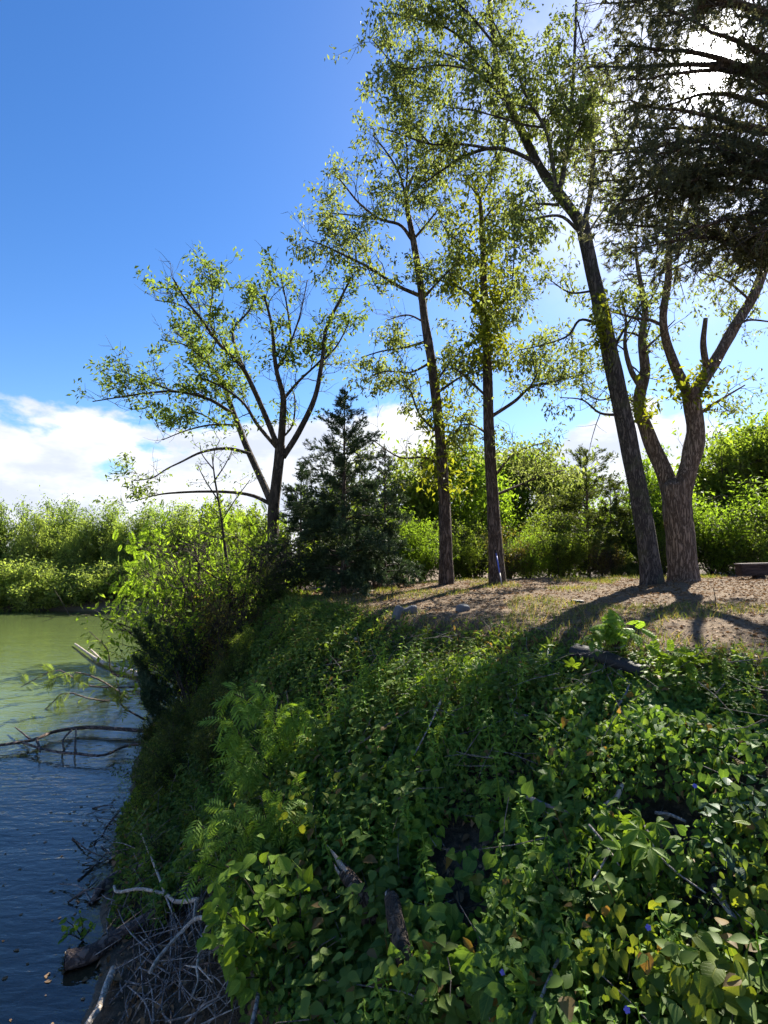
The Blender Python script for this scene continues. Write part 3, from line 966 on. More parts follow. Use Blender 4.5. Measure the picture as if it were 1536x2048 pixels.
# --- woodland shrubs and young trees: a few grown forms, copied
def bush_form(seed, H, spread, n_stem, leafmat, n_per, size, f_low=.15, per_m=5.0, tmpl=L2, stem_r=.03, thin_v=.2):
    r = np.random.default_rng(seed)
    limbs = []
    for i in range(n_stem):
        az = r.uniform(0, 2 * math.pi); o = r.uniform(.15, 1.0) * spread
        h = H * r.uniform(.6, 1.0)
        pts = [np.array([r.normal(0, .06 * spread), r.normal(0, .06 * spread), -.1])]
        for s in (.3, .6, 1.0):
            pts.append(np.array([math.cos(az) * o * s ** 1.2, math.sin(az) * o * s ** 1.2, h * s]) + r.normal(0, .10 * spread, 3))
        C = catmull(np.array(pts), 12)
        limbs.append((C, np.linspace(stem_r * r.uniform(.7, 1.3), stem_r * .2, 12), f_low))
        for j in range(4):
            k = r.integers(3, 10)
            d0 = norm(np.array([math.cos(az) + r.normal(), math.sin(az) + r.normal(), .6 + r.random()]))
            L = spread * r.uniform(.5, 1.0)
            pts = np.array([C[k], C[k] + d0 * L * .5 + r.normal(0, .06, 3), C[k] + d0 * L + np.array([0, 0, -.12 * L])])
            limbs.append((catmull(pts, 7), np.linspace(stem_r * .5, stem_r * .15, 7), .1))
    wood, sp, sd = grow(limbs, r, per_m=per_m, tw_len=.28 * spread + .25, sub_n=3, sub_len=.14 * spread + .14, up=.2)
    k = vn(sp[:, 0] * 1.5 + seed, sp[:, 2] * 1.5 + sp[:, 1], seed) > thin_v
    lv = leaf_cloud(sp[k], sd[k], r, n_per, size, .06 * spread + .03, .4, tmpl=tmpl)
    return [tube(l[0], l[1], 6, .1, 3) for l in limbs], wood, lv, leafmat

FORMS = {}
def form(key, *a, **k):
    st, wood, lv, mat = bush_form(*a, **k)
    V, T = join(st); m1 = mesh_np('stems', V, T, True); m1.materials.append(M['bark_dark'])
    V, T = join(wood); m2 = mesh_np('twigs', V, T, True); m2.materials.append(M['twig'])
    m3 = mesh_np('foliage', lv[0], lv[1]); m3.materials.append(mat)
    FORMS[key] = (m1, m2, m3, float(lv[0][:, 2].max()))

form('a', 1, 3.2, 1.5, 7, M['leaf_wood'], 6, .12, thin_v=.40)
form('b', 2, 3.6, 1.3, 6, M['leaf_wood'], 5, .10, thin_v=.35)
form('c', 3, 3.0, 1.6, 8, M['leaf_bright'], 6, .12, thin_v=.40)
form('d', 4, 3.0, 1.3, 7, M['leaf_wood_dark'], 6, .115)
form('i', 9, 3.2, 2.1, 6, M['leaf_bright'], 3, .18, tmpl=PINN2, per_m=2.6, thin_v=.50)
form('j', 10, 3.4, 1.5, 7, M['leaf_wood'], 4, .10, per_m=3.4, thin_v=.52)
form('k', 11, 3.0, 1.4, 6, M['leaf_bright'], 4, .11, per_m=3.4, thin_v=.54)
form('e', 5, 2.6, 1.3, 9, M['leaf_rust'], 3, .11, thin_v=.3)
form('m', 16, 8.0, 3.2, 7, M['leaf_far'], 5, .26, per_m=4.5, stem_r=.09, f_low=.06, thin_v=.2)
form('n', 17, 7.0, 3.4, 8, M['leaf_far_green'], 5, .27, per_m=4.4, stem_r=.09, f_low=.05, thin_v=.2)
form('o', 18, 3.0, 1.8, 8, M['leaf_far'], 6, .16, f_low=.02, thin_v=.1)
form('f', 6, 8.0, 2.8, 5, M['leaf_wood'], 5, .26, per_m=5, stem_r=.10, f_low=.3)
form('g', 7, 7.5, 3.2, 6, M['leaf_wood_dark'], 5, .26, per_m=4.5, stem_r=.10, f_low=.25)
form('h', 8, 7.0, 3.0, 6, M['leaf_bright'], 5, .26, per_m=4.5, stem_r=.09, f_low=.2)

def plant(key, name, loc, height, wide, rot, label, cat, group=None, sink=.0):
    m1, m2, m3, h = FORMS[key]
    e = empty(name, (loc[0], loc[1], loc[2] - sink), label, cat, group)
    s = height / h
    e.scale = (s * wide, s * wide, s); e.rotation_euler = (0, 0, rot)
    ob('stems', m1, None, e, kind='stuff'); ob('twigs', m2, None, e, kind='stuff'); ob('foliage', m3, None, e, kind='stuff')
    return e

r = np.random.default_rng(41)
# the wood behind the flat ground
WOOD = [  # px, top py, depth, form, width factor, label
    (705, 1010, 15.5, 'd', 1.1, 'shaded leafy shrub behind the foot of the pointed evergreen'),
    (765, 985, 16.5, 'c', 1.0, 'bright backlit shrub behind the heap of cut logs'),
    (800, 1020, 17.5, 'a', 1.1, 'green backlit shrub just left of the slender trunk'),
    (835, 830, 20.5, 'f', .85, 'loose airy young tree behind the slender trunk'),
    (850, 1010, 16.0, 'c', .9, 'yellow-green shrub close at the left of the slender trunk'),
    (905, 1030, 17.0, 'a', 1.0, 'dense green shrub seen between the middle pair of trunks'),
    (930, 880, 21.0, 'h', .8, 'bright young tree seen high between the middle pair of trunks'),
    (950, 1020, 18.0, 'd', 1.0, 'dark shrub at the left of the vine-clad trunk'),
    (1018, 1035, 16.5, 'e', 1.1, 'rusty brown twiggy shrub right of the vine-clad trunk'),
    (1055, 1000, 18.5, 'a', 1.1, 'mid green shrub beyond the rusty twiggy one'),
    (1060, 1045, 16.2, 'c', 1.0, 'bright yellow-green shrub between the rusty one and the evergreens'),
    (1100, 960, 20.5, 'b', 1.2, 'tall backlit shrub with small leaves left of the mid-sized evergreen'),
    (1120, 1020, 16.5, 'a', 1.0, 'leafy shrub at the left foot of the mid-sized evergreen'),
    (1205, 1060, 15.8, 'e', 1.0, 'brown dry-looking shrub under the mid-sized evergreen'),
    (1260, 920, 19.5, 'c', 1.2, 'tall bright shrub left of the leaning trunk foot'),
    (1325, 880, 19.0, 'h', .6, 'bright young tree seen between the leaning and the forked trunk'),
    (1330, 1030, 17.0, 'b', .9, 'small leaved shrub low between the leaning and the forked trunk'),
    (1425, 960, 17.8, 'c', 1.1, 'yellow-green shrub right of the forked trunk'),
    (1440, 820, 21.5, 'f', .9, 'pale airy young tree right of the forked trunk'),
    (1480, 1000, 17.5, 'a', 1.2, 'dense leafy shrub behind the left end of the timber beam'),
    (1530, 930, 18.5, 'c', 1.2, 'tall bright shrub behind the timber beam'),
    (1590, 960, 17.5, 'b', 1.3, 'leafy shrub at the right edge above the timber beam'),
    (1520, 770, 23.0, 'f', .9, 'tall pale tree far right behind the forked tree'),
    (1610, 800, 22.0, 'f', .9, 'tall loose tree at the far right edge of the wood'),
    (1010, 850, 24.0, 'f', 1.0, 'pale tree in the distance between the vine-clad and the leaning trunk'),
    (1130, 870, 25.0, 'f', .9, 'distant bright tree above the mid-sized evergreen'),
    (730, 900, 23.0, 'g', .8, 'dark tree in the distance right of the pointed evergreen'),
    (640, 960, 21.0, 'h', .7, 'bright distant tree between the evergreens and the spreading tree'),
    (560, 985, 22.0, 'f', .8, 'loose distant tree behind the spreading trunk'),
    (470, 960, 24.0, 'f', .8, 'pale distant tree left of the spreading trunk'),
]
for px, py, d, key, wd, lab in WOOD:
    g = on_ground(*U(px, 1150, d)[:2])
    plant(key, 'young_tree' if key in 'fgh' else 'shrub', g, U(px, py, d)[2] - g[2], wd, r.uniform(0, 6.28), lab,
          'tree' if key in 'fgh' else 'shrub', 'trees and shrubs of the wood behind the flat ground', .1)
# thicket at the left end of the bank, by the water
THICK = [
    (520, 1030, 12.2, 'j', 1.0, 'yellow-green shrub at the foot of the spreading tree'),
    (470, 1000, 12.8, 'k', 1.0, 'bright shrub with thin stems left of the spreading trunk'),
    (420, 985, 13.4, 'j', 1.0, 'open small-leaved shrub with bare stems over the water'),
    (385, 1020, 13.2, 'k', 1.0, 'bright leafy shrub overhanging the water, mid of the thicket'),
    (395, 1110, 11.6, 'j', 1.0, 'low leafy shrub on the steep bank below the thicket'),
    (455, 1130, 11.2, 'e', .9, 'brown-stemmed shrub on the bank top below the spreading tree'),
    (400, 1140, 11.4, 'k', .7, 'low yellow-green shrub at the waterline'),
    (545, 1110, 11.8, 'd', .7, 'dark low shrub at the right of the spreading trunk'),
    (375, 985, 13.6, 'i', .75, 'broad bright shrub leaning far out over the water'),
    (330, 1020, 14.4, 'i', .7, 'outermost bright shrub leaning out over the water'),
]
for px, py, d, key, wd, lab in THICK:
    p = U(px, 1150, d)
    g = np.array([p[0], p[1], max(0.05, float(gz(p[0], p[1])))])
    if key == 'i':
        g[0] = float(np.interp(g[1], SY, SX)) + .3; g[2] = max(.05, float(gz(g[0], g[1])))
        e = plant(key, 'shrub', g, U(px, py, d)[2] - g[2], wd, r.uniform(0, 6.28), lab, 'shrub', 'thicket at the waterside end of the bank', .1)
        e.rotation_euler = (0, -math.atan2(g[0] - p[0], 3.2), r.uniform(0, 6.28))
    else:
        plant(key, 'shrub', g, U(px, py, d)[2] - g[2], wd, r.uniform(0, 6.28), lab, 'shrub', 'thicket at the waterside end of the bank', .1)
# trees along the far shore
FAR = [(-60, 985, 46, 'm', .8), (8, 965, 47, 'n', .75), (52, 1000, 44.5, 'm', .7), (108, 965, 48, 'n', .8), (150, 1012, 44.5, 'm', .7), (205, 978, 47.5, 'n', .8),
       (250, 1010, 45, 'm', .8), (300, 975, 47, 'n', .85), (375, 985, 46, 'm', .9), (430, 1000, 47, 'n', 1.0), (-130, 970, 46, 'n', 1.0), (490, 1000, 48, 'm', 1.0)]
FLAB = ['tree at the left edge of the far shore', 'bright rounded tree near the left edge of the far shore', 'loose green tree on the far shore, third from the left edge',
        'tallest pale tree of the far shore', 'darker tree on the far shore right of the tallest one', 'bright tree on the far shore above the bare bank strip',
        'loose tree of the far shore just left of the overhanging shrubs', 'dark tree of the far shore half hidden by the overhanging shrubs',
        'bright far shore tree behind the thicket', 'loose far shore tree behind the thicket stems', 'dark far shore tree beyond the left edge', 'dark far shore tree behind the spreading trunk']
for (px, py, d, key, wd), lab in zip(FAR, FLAB):
    p = U(px, 1180, d); g = on_ground(p[0], p[1])
    plant(key, 'shore_tree', g, U(px, py, d)[2] - g[2], wd, r.uniform(0, 6.28), lab, 'tree', 'trees along the far shore', .2)
FSH = [(-20, 1120, 42.9, 'o', 1.5), (35, 1110, 43.2, 'o', 1.5), (85, 1125, 42.7, 'o', 1.4), (130, 1105, 43.2, 'o', 1.5), (175, 1120, 42.9, 'o', 1.5), (220, 1110, 43.2, 'o', 1.5), (262, 1120, 43.0, 'd', 1.4), (305, 1110, 43.2, 'o', 1.5), (350, 1115, 43.2, 'o', 1.5)]
FSL = ['tan-green bush at the left edge of the far waterline', 'second bush from the left along the far waterline', 'bright round bush low on the far waterline',
       'small-leaved bush mid of the far waterline', 'green bush above the bare dirt of the far waterline', 'bright bush above the bare dirt of the far waterline',
       'dark bush at the right of the far waterline', 'green bush of the far waterline next to the overhanging shrub', 'bush of the far waterline behind the overhanging shrub']
for (px, py, d, key, wd), lab in zip(FSH, FSL):
    p = U(px, 1200, d); yb = 42.0 + (float(vn(p[0] * .15, 0, 8)) - .5) * 3; g = on_ground(p[0], yb + .35)
    plant(key, 'shore_bush', g, U(px, py, d)[2] - g[2] + 1.25, wd * .95, r.uniform(0, 6.28), lab, 'bush', 'bushes along the far waterline', 1.35)

# ------------------------------------------------------------------ cover on the bank
def slope_points(n, r, ylo, yhi, tlo, thi, cond=None):
    y = r.uniform(ylo, yhi, n)
    xs = np.interp(y, SY, SX); xe = np.interp(y, EY, EX)
    t = r.uniform(tlo, thi, n)
    x = xs + (xe - xs) * t
    k = (np.abs(x) < y * .76 + .6)
    k &= r.random(n) < 1 - .85 * smooth((t - .93) / .13)
    if cond is not None:
        k &= cond(x, y, t)
    return x[k], y[k], t[k]

def slope_normal(x, y):
    e = .25
    gx = (gz(x + e, y, False) - gz(x - e, y, False)) / (2 * e)
    gy = (gz(x, y + e, False) - gz(x, y - e, False)) / (2 * e)
    return norm(np.c_[-gx, -gy, np.ones_like(gx)])

def rim_low(x, y):
    xs = np.interp(y, SY, SX); xe = np.interp(y, EY, EX)
    return 1 - .7 * smooth(((x - xs) / (xe - xs) - .70) / .28)

def cover(name, label, cat, mat, tmpl, x, y, r, size, hmax, hscale, seed, face=.9, droop=.55, uv=True, hmin=.02):
    mound = vn(x * hscale, y * hscale, seed) * .7 + vn(x * hscale * 2.7, y * hscale * 2.7, seed + 1) * .3
    h = hmin + hmax * np.clip(mound - .18, 0, 1) * (.35 + .65 * r.random(len(x)))
    h = h * rim_low(x, y)
    n = slope_normal(x, y)
    P = np.c_[x, y, gz(x, y)] + n * h[:, None]
    down = norm(np.c_[n[:, 0], n[:, 1], -.35 * np.ones(len(x))])
    d = norm(down * droop + r.normal(0, .6, P.shape))
    nn = norm(n * face + np.array([0, -.15, .45]) + r.normal(0, .38, P.shape))
    S = size * (.45 + 1.1 * r.random(len(x)) ** 1.3)
    S = S[:, None] * np.c_[r.uniform(.7, 1.2, len(x)), np.ones(len(x)), r.uniform(.2, 2.6, len(x))]
    V, T = scatter(tmpl[0], tmpl[1], P, frames(d, nn), S)
    uvs = np.tile(tmpl[2], (len(P), 1)) if uv else None
    return ob(name, mesh_np(name, V, T, True, uvs), mat, label=label, cat=cat, kind='stuff')

r = np.random.default_rng(51)
gap = lambda s, lo: (lambda x, y, t: vn(x * s + 9, y * s, 63) > lo)
def patch(seed, lo, hi=2.0, sc=1.0, low=0.0):
    return lambda x, y, t: (vn(x * sc + seed, y * sc, seed) > lo) & (vn(x * sc + seed, y * sc, seed) < hi) & (vn(x * 1.5 + 9, y * 1.5, 63) > .22) & ((t > .20 + low) | (y > 6.0))
x, y, t = slope_points(27000, r, 1.2, 6.4, .12, 1.02, lambda x, y, t: patch(5, .28)(x, y, t) & (t < .93))
cover('ground_vine', 'dense dark green vine leaves covering the near slope', 'ground cover', M['vine'], HEART, x, y, r, .062, .82, 1.1, 70, face=.6)
x, y, t = slope_points(19000, r, 1.2, 6.6, .15, 1.02, patch(15, .42))
cover('oval_vine', 'narrower oval leaved vine mixed through the near slope', 'ground cover', M['weed'], OVAL, x, y, r, .048, .78, 1.1, 70, face=.4)
x, y, t = slope_points(2600, r, 1.2, 7.0, .2, 1.0, patch(25, .50))
cover('five_leaf_creeper', 'five-fingered creeper leaves in patches on the near slope', 'ground cover', M['vine_lime'], PALM, x, y, r, .11, .70, 1.1, 70, face=.7)
x, y, t = slope_points(20000, r, 4.5, 9.8, .08, 1.02, patch(35, .25))
cover('slope_vine', 'smaller leafy vines and weeds across the middle of the slope', 'ground cover', M['weed'], OVAL, x, y, r, .052, .55, 1.3, 72, face=.5)
x, y, t = slope_points(40000, r, 6.0, 13.5, .02, 1.08, gap(1.1, .22))
cover('bank_weeds', 'low bright weeds along the upper bank and its left shoulder', 'ground cover', M['weed'], L2, x, y, r, .075, .45, 1.2, 74, uv=False, face=.4)
x, y, t = slope_points(9000, r, 1.2, 7.0, .1, 1.0, patch(45, .40))
cover('bright_creeper', 'lighter green creeper leaves scattered over the dark vines', 'ground cover', M['vine_lime'], OVAL, x, y, r, .046, .85, 1.1, 70, face=.4)
x, y, t = slope_points(9000, r, 1.3, 7.5, .15, 1.0, patch(95, .38))
cover('narrow_leaved_weeds', 'narrow pointed leaves tangled through the near slope', 'ground cover', M['weed'], LANCE, x, y, r, .085, .70, 1.1, 70, face=.3, droop=.3)
x, y, t = slope_points(5200, r, 1.5, 9.0, .0, 1.05)
cover('leaf_litter', 'brown dead leaves lying among the vines', 'leaf litter', M['litter'], OVAL, x, y, r, .06, .10, 1.1, 76, uv=False)
# upright weed stalks and dead twigs
def stalk(n, leaf, ls, seed):
    q = np.random.default_rng(seed)
    it = []
    for i in range(n):
        s_ = .15 + .85 * i / (n - 1); a = i * 2.4 + q.normal(0, .3)
        it.append((leaf, (0, 0, s_), (math.cos(a), math.sin(a), .25 - .5 * q.random()), (0, 0, 1), ls * (1.25 - .75 * s_) * q.uniform(.8, 1.2)))
    V, T, UV = tmpl_join(it)
    V2, T2 = tube(np.array([[0, 0, 0], [.03, .01, .5], [0, 0, 1.0]]), np.array([.014, .011, .006]), 3, cap=False)
    V, T = np.vstack([V, V2]), np.vstack([T, T2 + len(V)])
    UV = np.vstack([UV, np.full((len(V2), 2), .5)])
    return V[:, [0, 2, 1]] * np.array([1, 1, -1]), T, UV
def stalks(name, label, mat, tm, x, y, r, size):
    n = slope_normal(x, y)
    P = np.c_[x, y, gz(x, y) - .02]
    dd = norm(n * .5 + np.array([0, 0, 1.0]) + r.normal(0, .25, P.shape))
    V, T = scatter(tm[0], tm[1], P, frames(dd, norm(r.normal(size=P.shape))), size * (.5 + r.random(len(x))) * rim_low(x, y))
    ob(name, mesh_np(name, V, T, False, np.tile(tm[2], (len(P), 1))), mat, label=label, cat='weeds', kind='stuff')
x, y, t = slope_points(2300, r, 1.6, 6.5, .25, 1.0, patch(55, .42, sc=1.4))
stalks('leafy_weeds', 'upright leafy weed stalks rising through the near vines', M['weed'], stalk(12, OVAL, .26, 1), x, y, r, .42)
x, y, t = slope_points(1700, r, 1.6, 7.5, .25, 1.0, patch(65, .45, sc=1.2))
stalks('fine_weeds', 'pale fine-leaved weed stalks on the near slope', M['sapling'], stalk(22, L2, .16, 2), x, y, r, .45)
x, y, t = slope_points(4200, r, 6.0, 13.0, .1, 1.05, patch(75, .4, sc=1.1))
stalks('bank_stalks', 'upright weed stalks along the upper bank', M['weed'], stalk(12, L2, .26, 3), x, y, r, .34)

def twig_scatter(name, label, n, r, ylo, yhi, tlo, thi, L, rad, mat, hmax):
    x, y, t = slope_points(n, r, ylo, yhi, tlo, thi)
    nn = slope_normal(x, y); parts = []
    for i in range(len(x)):
        d0 = norm(r.normal(size=3) - nn[i] * .0); d0 = norm(d0 - nn[i] * (d0 @ nn[i]) * .8)
        l = L * r.uniform(.3, 1.3); p = np.array([x[i], y[i], float(gz(x[i], y[i]))]) + nn[i] * r.uniform(.02, hmax)
        mid = p + d0 * l * .5 + r.normal(0, .06 * l, 3); e = p + d0 * l + r.normal(0, .08 * l, 3)
        parts.append(tube(np.array([p, mid, e]), np.array([rad, rad * .8, rad * .4]) * r.uniform(.6, 1.5), 3, cap=False))
    V, T = join(parts)
    ob(name, mesh_np(name, V, T, True), mat, label=label, cat='twigs', kind='stuff')
twig_scatter('dead_twigs', 'thin grey dead twigs tangled among the vines', 850, r, 1.5, 8.0, .05, .95, .42, .0038, M['twig_grey'], .40)

# grass and litter on the flat top
def plateau_pts(n, r, y0=4.0, y1=15.0):
    y = r.uniform(y0, y1, n); x = r.uniform(-3.5, 12, n)
    xe = np.interp(y, EY, EX)
    k = (x > xe - .4) & (np.abs(x) < y * .78 + .6)
    return x[k], y[k], (x - xe)[k]

BLADE = (np.array([[-.03, 0, 0], [.03, 0, 0], [.02, .55, .0], [-.02, .55, .0], [0, 1, -.22]]), np.array([[0, 1, 2], [0, 2, 3], [3, 2, 4]]), np.zeros((5, 2)))
def grass(name, label, x, y, r, size, mat):
    P = np.c_[x, y, gz(x, y) - .005]
    d = norm(np.c_[r.normal(0, .45, len(x)), r.normal(0, .45, len(x)), np.ones(len(x))])
    n = norm(r.normal(size=P.shape) * np.array([1, 1, .3]))
    V, T = scatter(BLADE[0], BLADE[1], P, frames(d, n), size * (.5 + r.random(len(x))))
    ob(name, mesh_np(name, V, T), mat, label=label, cat='grass', kind='stuff')

x, y, e = plateau_pts(90000, r)
k = (vn(x * .8, y * .8, 90) + .35 * np.exp(-np.clip(e, 0, 9) / 1.2) > .62)
grass('grass', 'sparse tufts of short grass on the bare flat ground', x[k], y[k], r, .085, M['grass'])
x, y, t = slope_points(14000, r, 4.5, 13.0, .72, 1.08, gap(1.6, .45))
grass('edge_grass', 'longer grass along the rim of the bank', x, y, r, .11, M['grass'])
x, y, e = plateau_pts(34000, r)
n = slope_normal(x, y)
P = np.c_[x, y, gz(x, y)] + n * .012
V, T = scatter(L2V, L2T, P, frames(norm(r.normal(size=P.shape) * np.array([1, 1, .15])), norm(n + r.normal(0, .35, P.shape))), .065 * (.4 + r.random(len(x))))
ob('fallen_leaves', mesh_np('fallen_leaves', V, T), M['litter'], label='brown fallen leaves strewn over the flat dirt', cat='leaf litter', kind='stuff')

# ------------------------------------------------------------------ things on the bank and in the water
def A(px, py, k=0.0):
    """point on the view ray k metres in front of where it meets the ground (things lying on the foliage)"""
    v = norm(pix_dir(px, py))
    return G(px, py) - v * k

def stick(name, label, pts, w0, w1, k=.2, mat='dead_wood', cat='stick', group=None, forks=(), lift=0.0, seg=7, root=None, endcap=None):
    P = np.array([A(x, y, k) for x, y in pts]) + np.array([0, 0, lift])
    b = P[0].copy()
    C = catmull(P, max(6, 5 * len(pts)))
    dep = np.linspace(P[0][1], P[-1][1], len(C))
    w = np.linspace(w0, w1, len(C)) / 2 / F * dep
    V, T = tube(C - b, w, seg, .16, len(label))
    if not forks:
        o = ob(name, mesh_np(name, V, T, True), M[mat], None, tuple(b), label, cat, group)
        return o
    o = empty(name, b, label, cat, group)
    ob('stem', mesh_np('stem', V, T, True), M[mat], o)
    for fp, f0, f1 in forks:
        Q = np.array([A(x, y, k) for x, y in fp]) + np.array([0, 0, lift])
        C2 = catmull(Q, max(5, 4 * len(fp)))
        V, T = tube(C2 - b, np.linspace(f0, f1, len(C2)) / 2 / F * np.linspace(Q[0][1], Q[-1][1], len(C2)), 6, .14, 3)
        ob('fork', mesh_np('fork', V, T, True), M[mat], o)
    return o

def disc(C0, n, rad, seg=14, seed=1):
    n = norm(n); x = norm(np.cross(n, [.3, .2, .9])); y = np.cross(n, x)
    a = np.linspace(0, 2 * math.pi, seg, endpoint=False)
    q = np.random.default_rng(seed)
    rr = rad * (1 + q.normal(0, .05, seg))
    V = np.vstack([C0 + rr[:, None] * (np.cos(a)[:, None] * x + np.sin(a)[:, None] * y), C0 + n * rad * .05])
    j = np.arange(seg)
    return V, np.c_[j, (j + 1) % seg, np.full(seg, seg)]

# driftwood at the water's edge
o = stick('driftwood_log', 'crooked bare log with a pale cut end lying at the waterline', [(345, 1790), (300, 1835), (245, 1868), (212, 1890), (178, 1912), (132, 1925)], 20, 34, .10, 'wet_wood', 'log', seg=14, forks=[([(215, 1890), (225, 1860), (228, 1840)], 10, 5)])
e0, e1 = A(178, 1912, .10), A(132, 1925, .10)
V, T = disc(e1 + norm(e1 - e0) * .012 - np.array(o.location), e1 - e0, 34 / 2 / F * e1[1] * .96)
ob('cut_end', mesh_np('cut_end', V, T), M['pale_wood'], o)
stick('driftwood_log', 'dark wet log at the edge of the shallows above the crooked one', [(352, 1722), (300, 1733), (245, 1748), (205, 1772), (187, 1800)], 28, 10, .08, 'wet_wood', 'log', seg=10)
stick('pale_branch', 'pale thin dead branch with a hooked tip above the brush heap', [(228, 1773), (236, 1785), (280, 1780), (330, 1790), (352, 1803), (398, 1800)], 5, 8, .45, 'pale_wood', 'branch', forks=[([(330, 1790), (312, 1740), (283, 1668)], 5, 4), ([(330, 1790), (345, 1830)], 4, 2)])
stick('pale_branch', 'pale forked dead branch across the right of the brush heap', [(455, 1825), (425, 1838), (393, 1838), (360, 1868), (318, 1915), (300, 1945)], 9, 7, .50, 'pale_wood', 'branch', forks=[([(421, 1841), (403, 1885), (394, 1935), (396, 1962), (383, 1998)], 7, 3), ([(393, 1935), (370, 1932)], 4, 2), ([(396, 1935), (425, 1965)], 4, 2), ([(391, 1805), (388, 1838)], 5, 5)])
stick('tan_stem', 'tan broken stem leaning at the bottom of the shallows', [(228, 1938), (212, 1975), (198, 2015), (172, 2055)], 14, 10, .15, 'pale_wood', 'stick')
r = np.random.default_rng(61)
for i in range(130):
    cx, cy = r.uniform(235, 470), r.uniform(1790, 2040)
    if cx + .55 * (cy - 1790) < 330 or cx - .35 * (cy - 1790) > 420:
        cx = 320 + r.normal(0, 50)
    a = r.choice([r.normal(2.2, .35), r.normal(1.1, .4), r.normal(1.6, .3), r.normal(.5, .3)])
    L = r.uniform(50, 150)
    p0 = A(cx - math.cos(a) * L / 2, cy + math.sin(a) * L / 2, r.uniform(.02, .18)); p1 = A(cx + math.cos(a) * L / 2, cy - math.sin(a) * L / 2, r.uniform(.08, .45))
    if np.linalg.norm(p1 - p0) > 1.9:
        p1 = p0 + norm(p1 - p0) * 1.5
    mid = (p0 + p1) / 2 + r.normal(0, .035, 3)
    C = catmull(np.array([p0, mid, p1]), 8); b = p0.copy()
    w = r.uniform(.003, .010)
    V, T = tube(C - b, np.linspace(w, w * .45, 8), 5, .15, i)
    ob('brush_stick', mesh_np('brush_stick', V, T, True), M['dead_wood'] if i % 4 else M['wet_wood'], None, tuple(b), '%s %s %s %s %s the brush heap, %s' % ('long' if L > 100 else 'short', 'thick' if w > .0068 else 'thin', 'grey' if i % 4 else 'dark wet', 'upright stick' if abs(a - 1.57) < .35 else ('stick rising right' if a < 1.57 and a > .7 else ('stick rising left' if a > 1.57 else 'flat-lying stick')), 'at the top of' if cy < 1850 else ('in the middle of' if cy < 1950 else 'at the foot of'), 'left side' if cx < 320 else ('right side' if cx > 390 else 'centre')), 'stick', 'sticks of the brush heap')

# fallen branches reaching over the water
stick('fallen_branch', 'dark bare branch arching low across the bright water', [(300, 1468), (240, 1464), (170, 1461), (110, 1469), (60, 1487), (-20, 1499)], 8, 6, .25, 'wet_wood', 'branch', lift=.06,
      forks=[([(45, 1492), (100, 1508), (150, 1514), (205, 1517), (250, 1500), (300, 1492)], 5, 4), ([(72, 1482), (78, 1500), (80, 1510)], 5, 3), ([(143, 1466), (126, 1486), (128, 1511)], 4, 3), ([(152, 1464), (150, 1490), (152, 1512)], 3, 3), ([(60, 1485), (40, 1468), (30, 1460)], 4, 2)])
stick('fallen_branch', 'pale forked branch stub pointing out over the green water', [(310, 1362), (265, 1348), (225, 1335), (195, 1322), (150, 1290)], 12, 3, .35, 'pale_wood', 'branch', lift=.05, forks=[([(208, 1328), (192, 1312), (178, 1298)], 5, 3)])

def place_leaf(me, parent, base, P, Rm, s):
    from mathutils import Matrix
    o = bpy.data.objects.new('leaf', me); COL.objects.link(o); o.parent = parent
    o.location = tuple(P - base); o.rotation_euler = Matrix(Rm.tolist()).to_euler(); o.scale = (s, s, s)
    return o

LEAFMESH = {}
def leaf_mesh(tm, mat):
    key = (id(tm[0]), mat)
    if key not in LEAFMESH:
        me = mesh_np('leaf', tm[0], tm[1], True, tm[2]); me.materials.append(M[mat]); LEAFMESH[key] = me
    return LEAFMESH[key]

def leafy(name, label, cat, stems, tm, mat, per, size, r, droop=.35, up=.2, w=4, stem_mat='twig', f0=.2, group=None, spread=.03):
    """stems: list of (pixel polyline, k at foot, k at tip); leaves are single parts"""
    curves = []
    for pts, k0, k1 in stems:
        P = np.array([A(*pts[0], k0)] + [U(x, y, 0) if False else None for x, y in []])
        foot = A(pts[0][0], pts[0][1], k0)
        dist = np.linalg.norm(foot - CAM)
        Q = [foot] + [CAM + norm(pix_dir(x, y)) * (dist - (k1 - k0) * (i + 1) / max(1, len(pts) - 1)) for i, (x, y) in enumerate(pts[1:])]
        curves.append(catmull(np.array(Q), 12))
    base = curves[0][0]
    root = empty(name, base, label, cat, group)
    me = leaf_mesh(tm, mat)
    for C in curves:
        ww = w / 2 / F * C[0][1]
        V, T = tube(C - base, np.linspace(ww, ww * .3, 12), 5, .1, 2)
        stem = ob('stem', mesh_np('stem', V, T, True), M[stem_mat], root)
        for i in range(per):
            s = f0 + (1 - f0) * (i + r.random()) / per
            u = s * 11; a = min(int(u), 10); f = u - a
            p = C[a] * (1 - f) + C[a + 1] * f + r.normal(0, spread, 3)
            tg = norm(C[a + 1] - C[a])
            d = norm(tg * .35 + norm(r.normal(size=3)) * .9 + np.array([0, -.25, up - droop]))
            n = norm(np.array([0, -.35, 1.0]) + r.normal(0, .35, 3))
            place_leaf(me, stem, base, p, frames(d[None], n[None])[0], size * r.uniform(.6, 1.35))
    return root

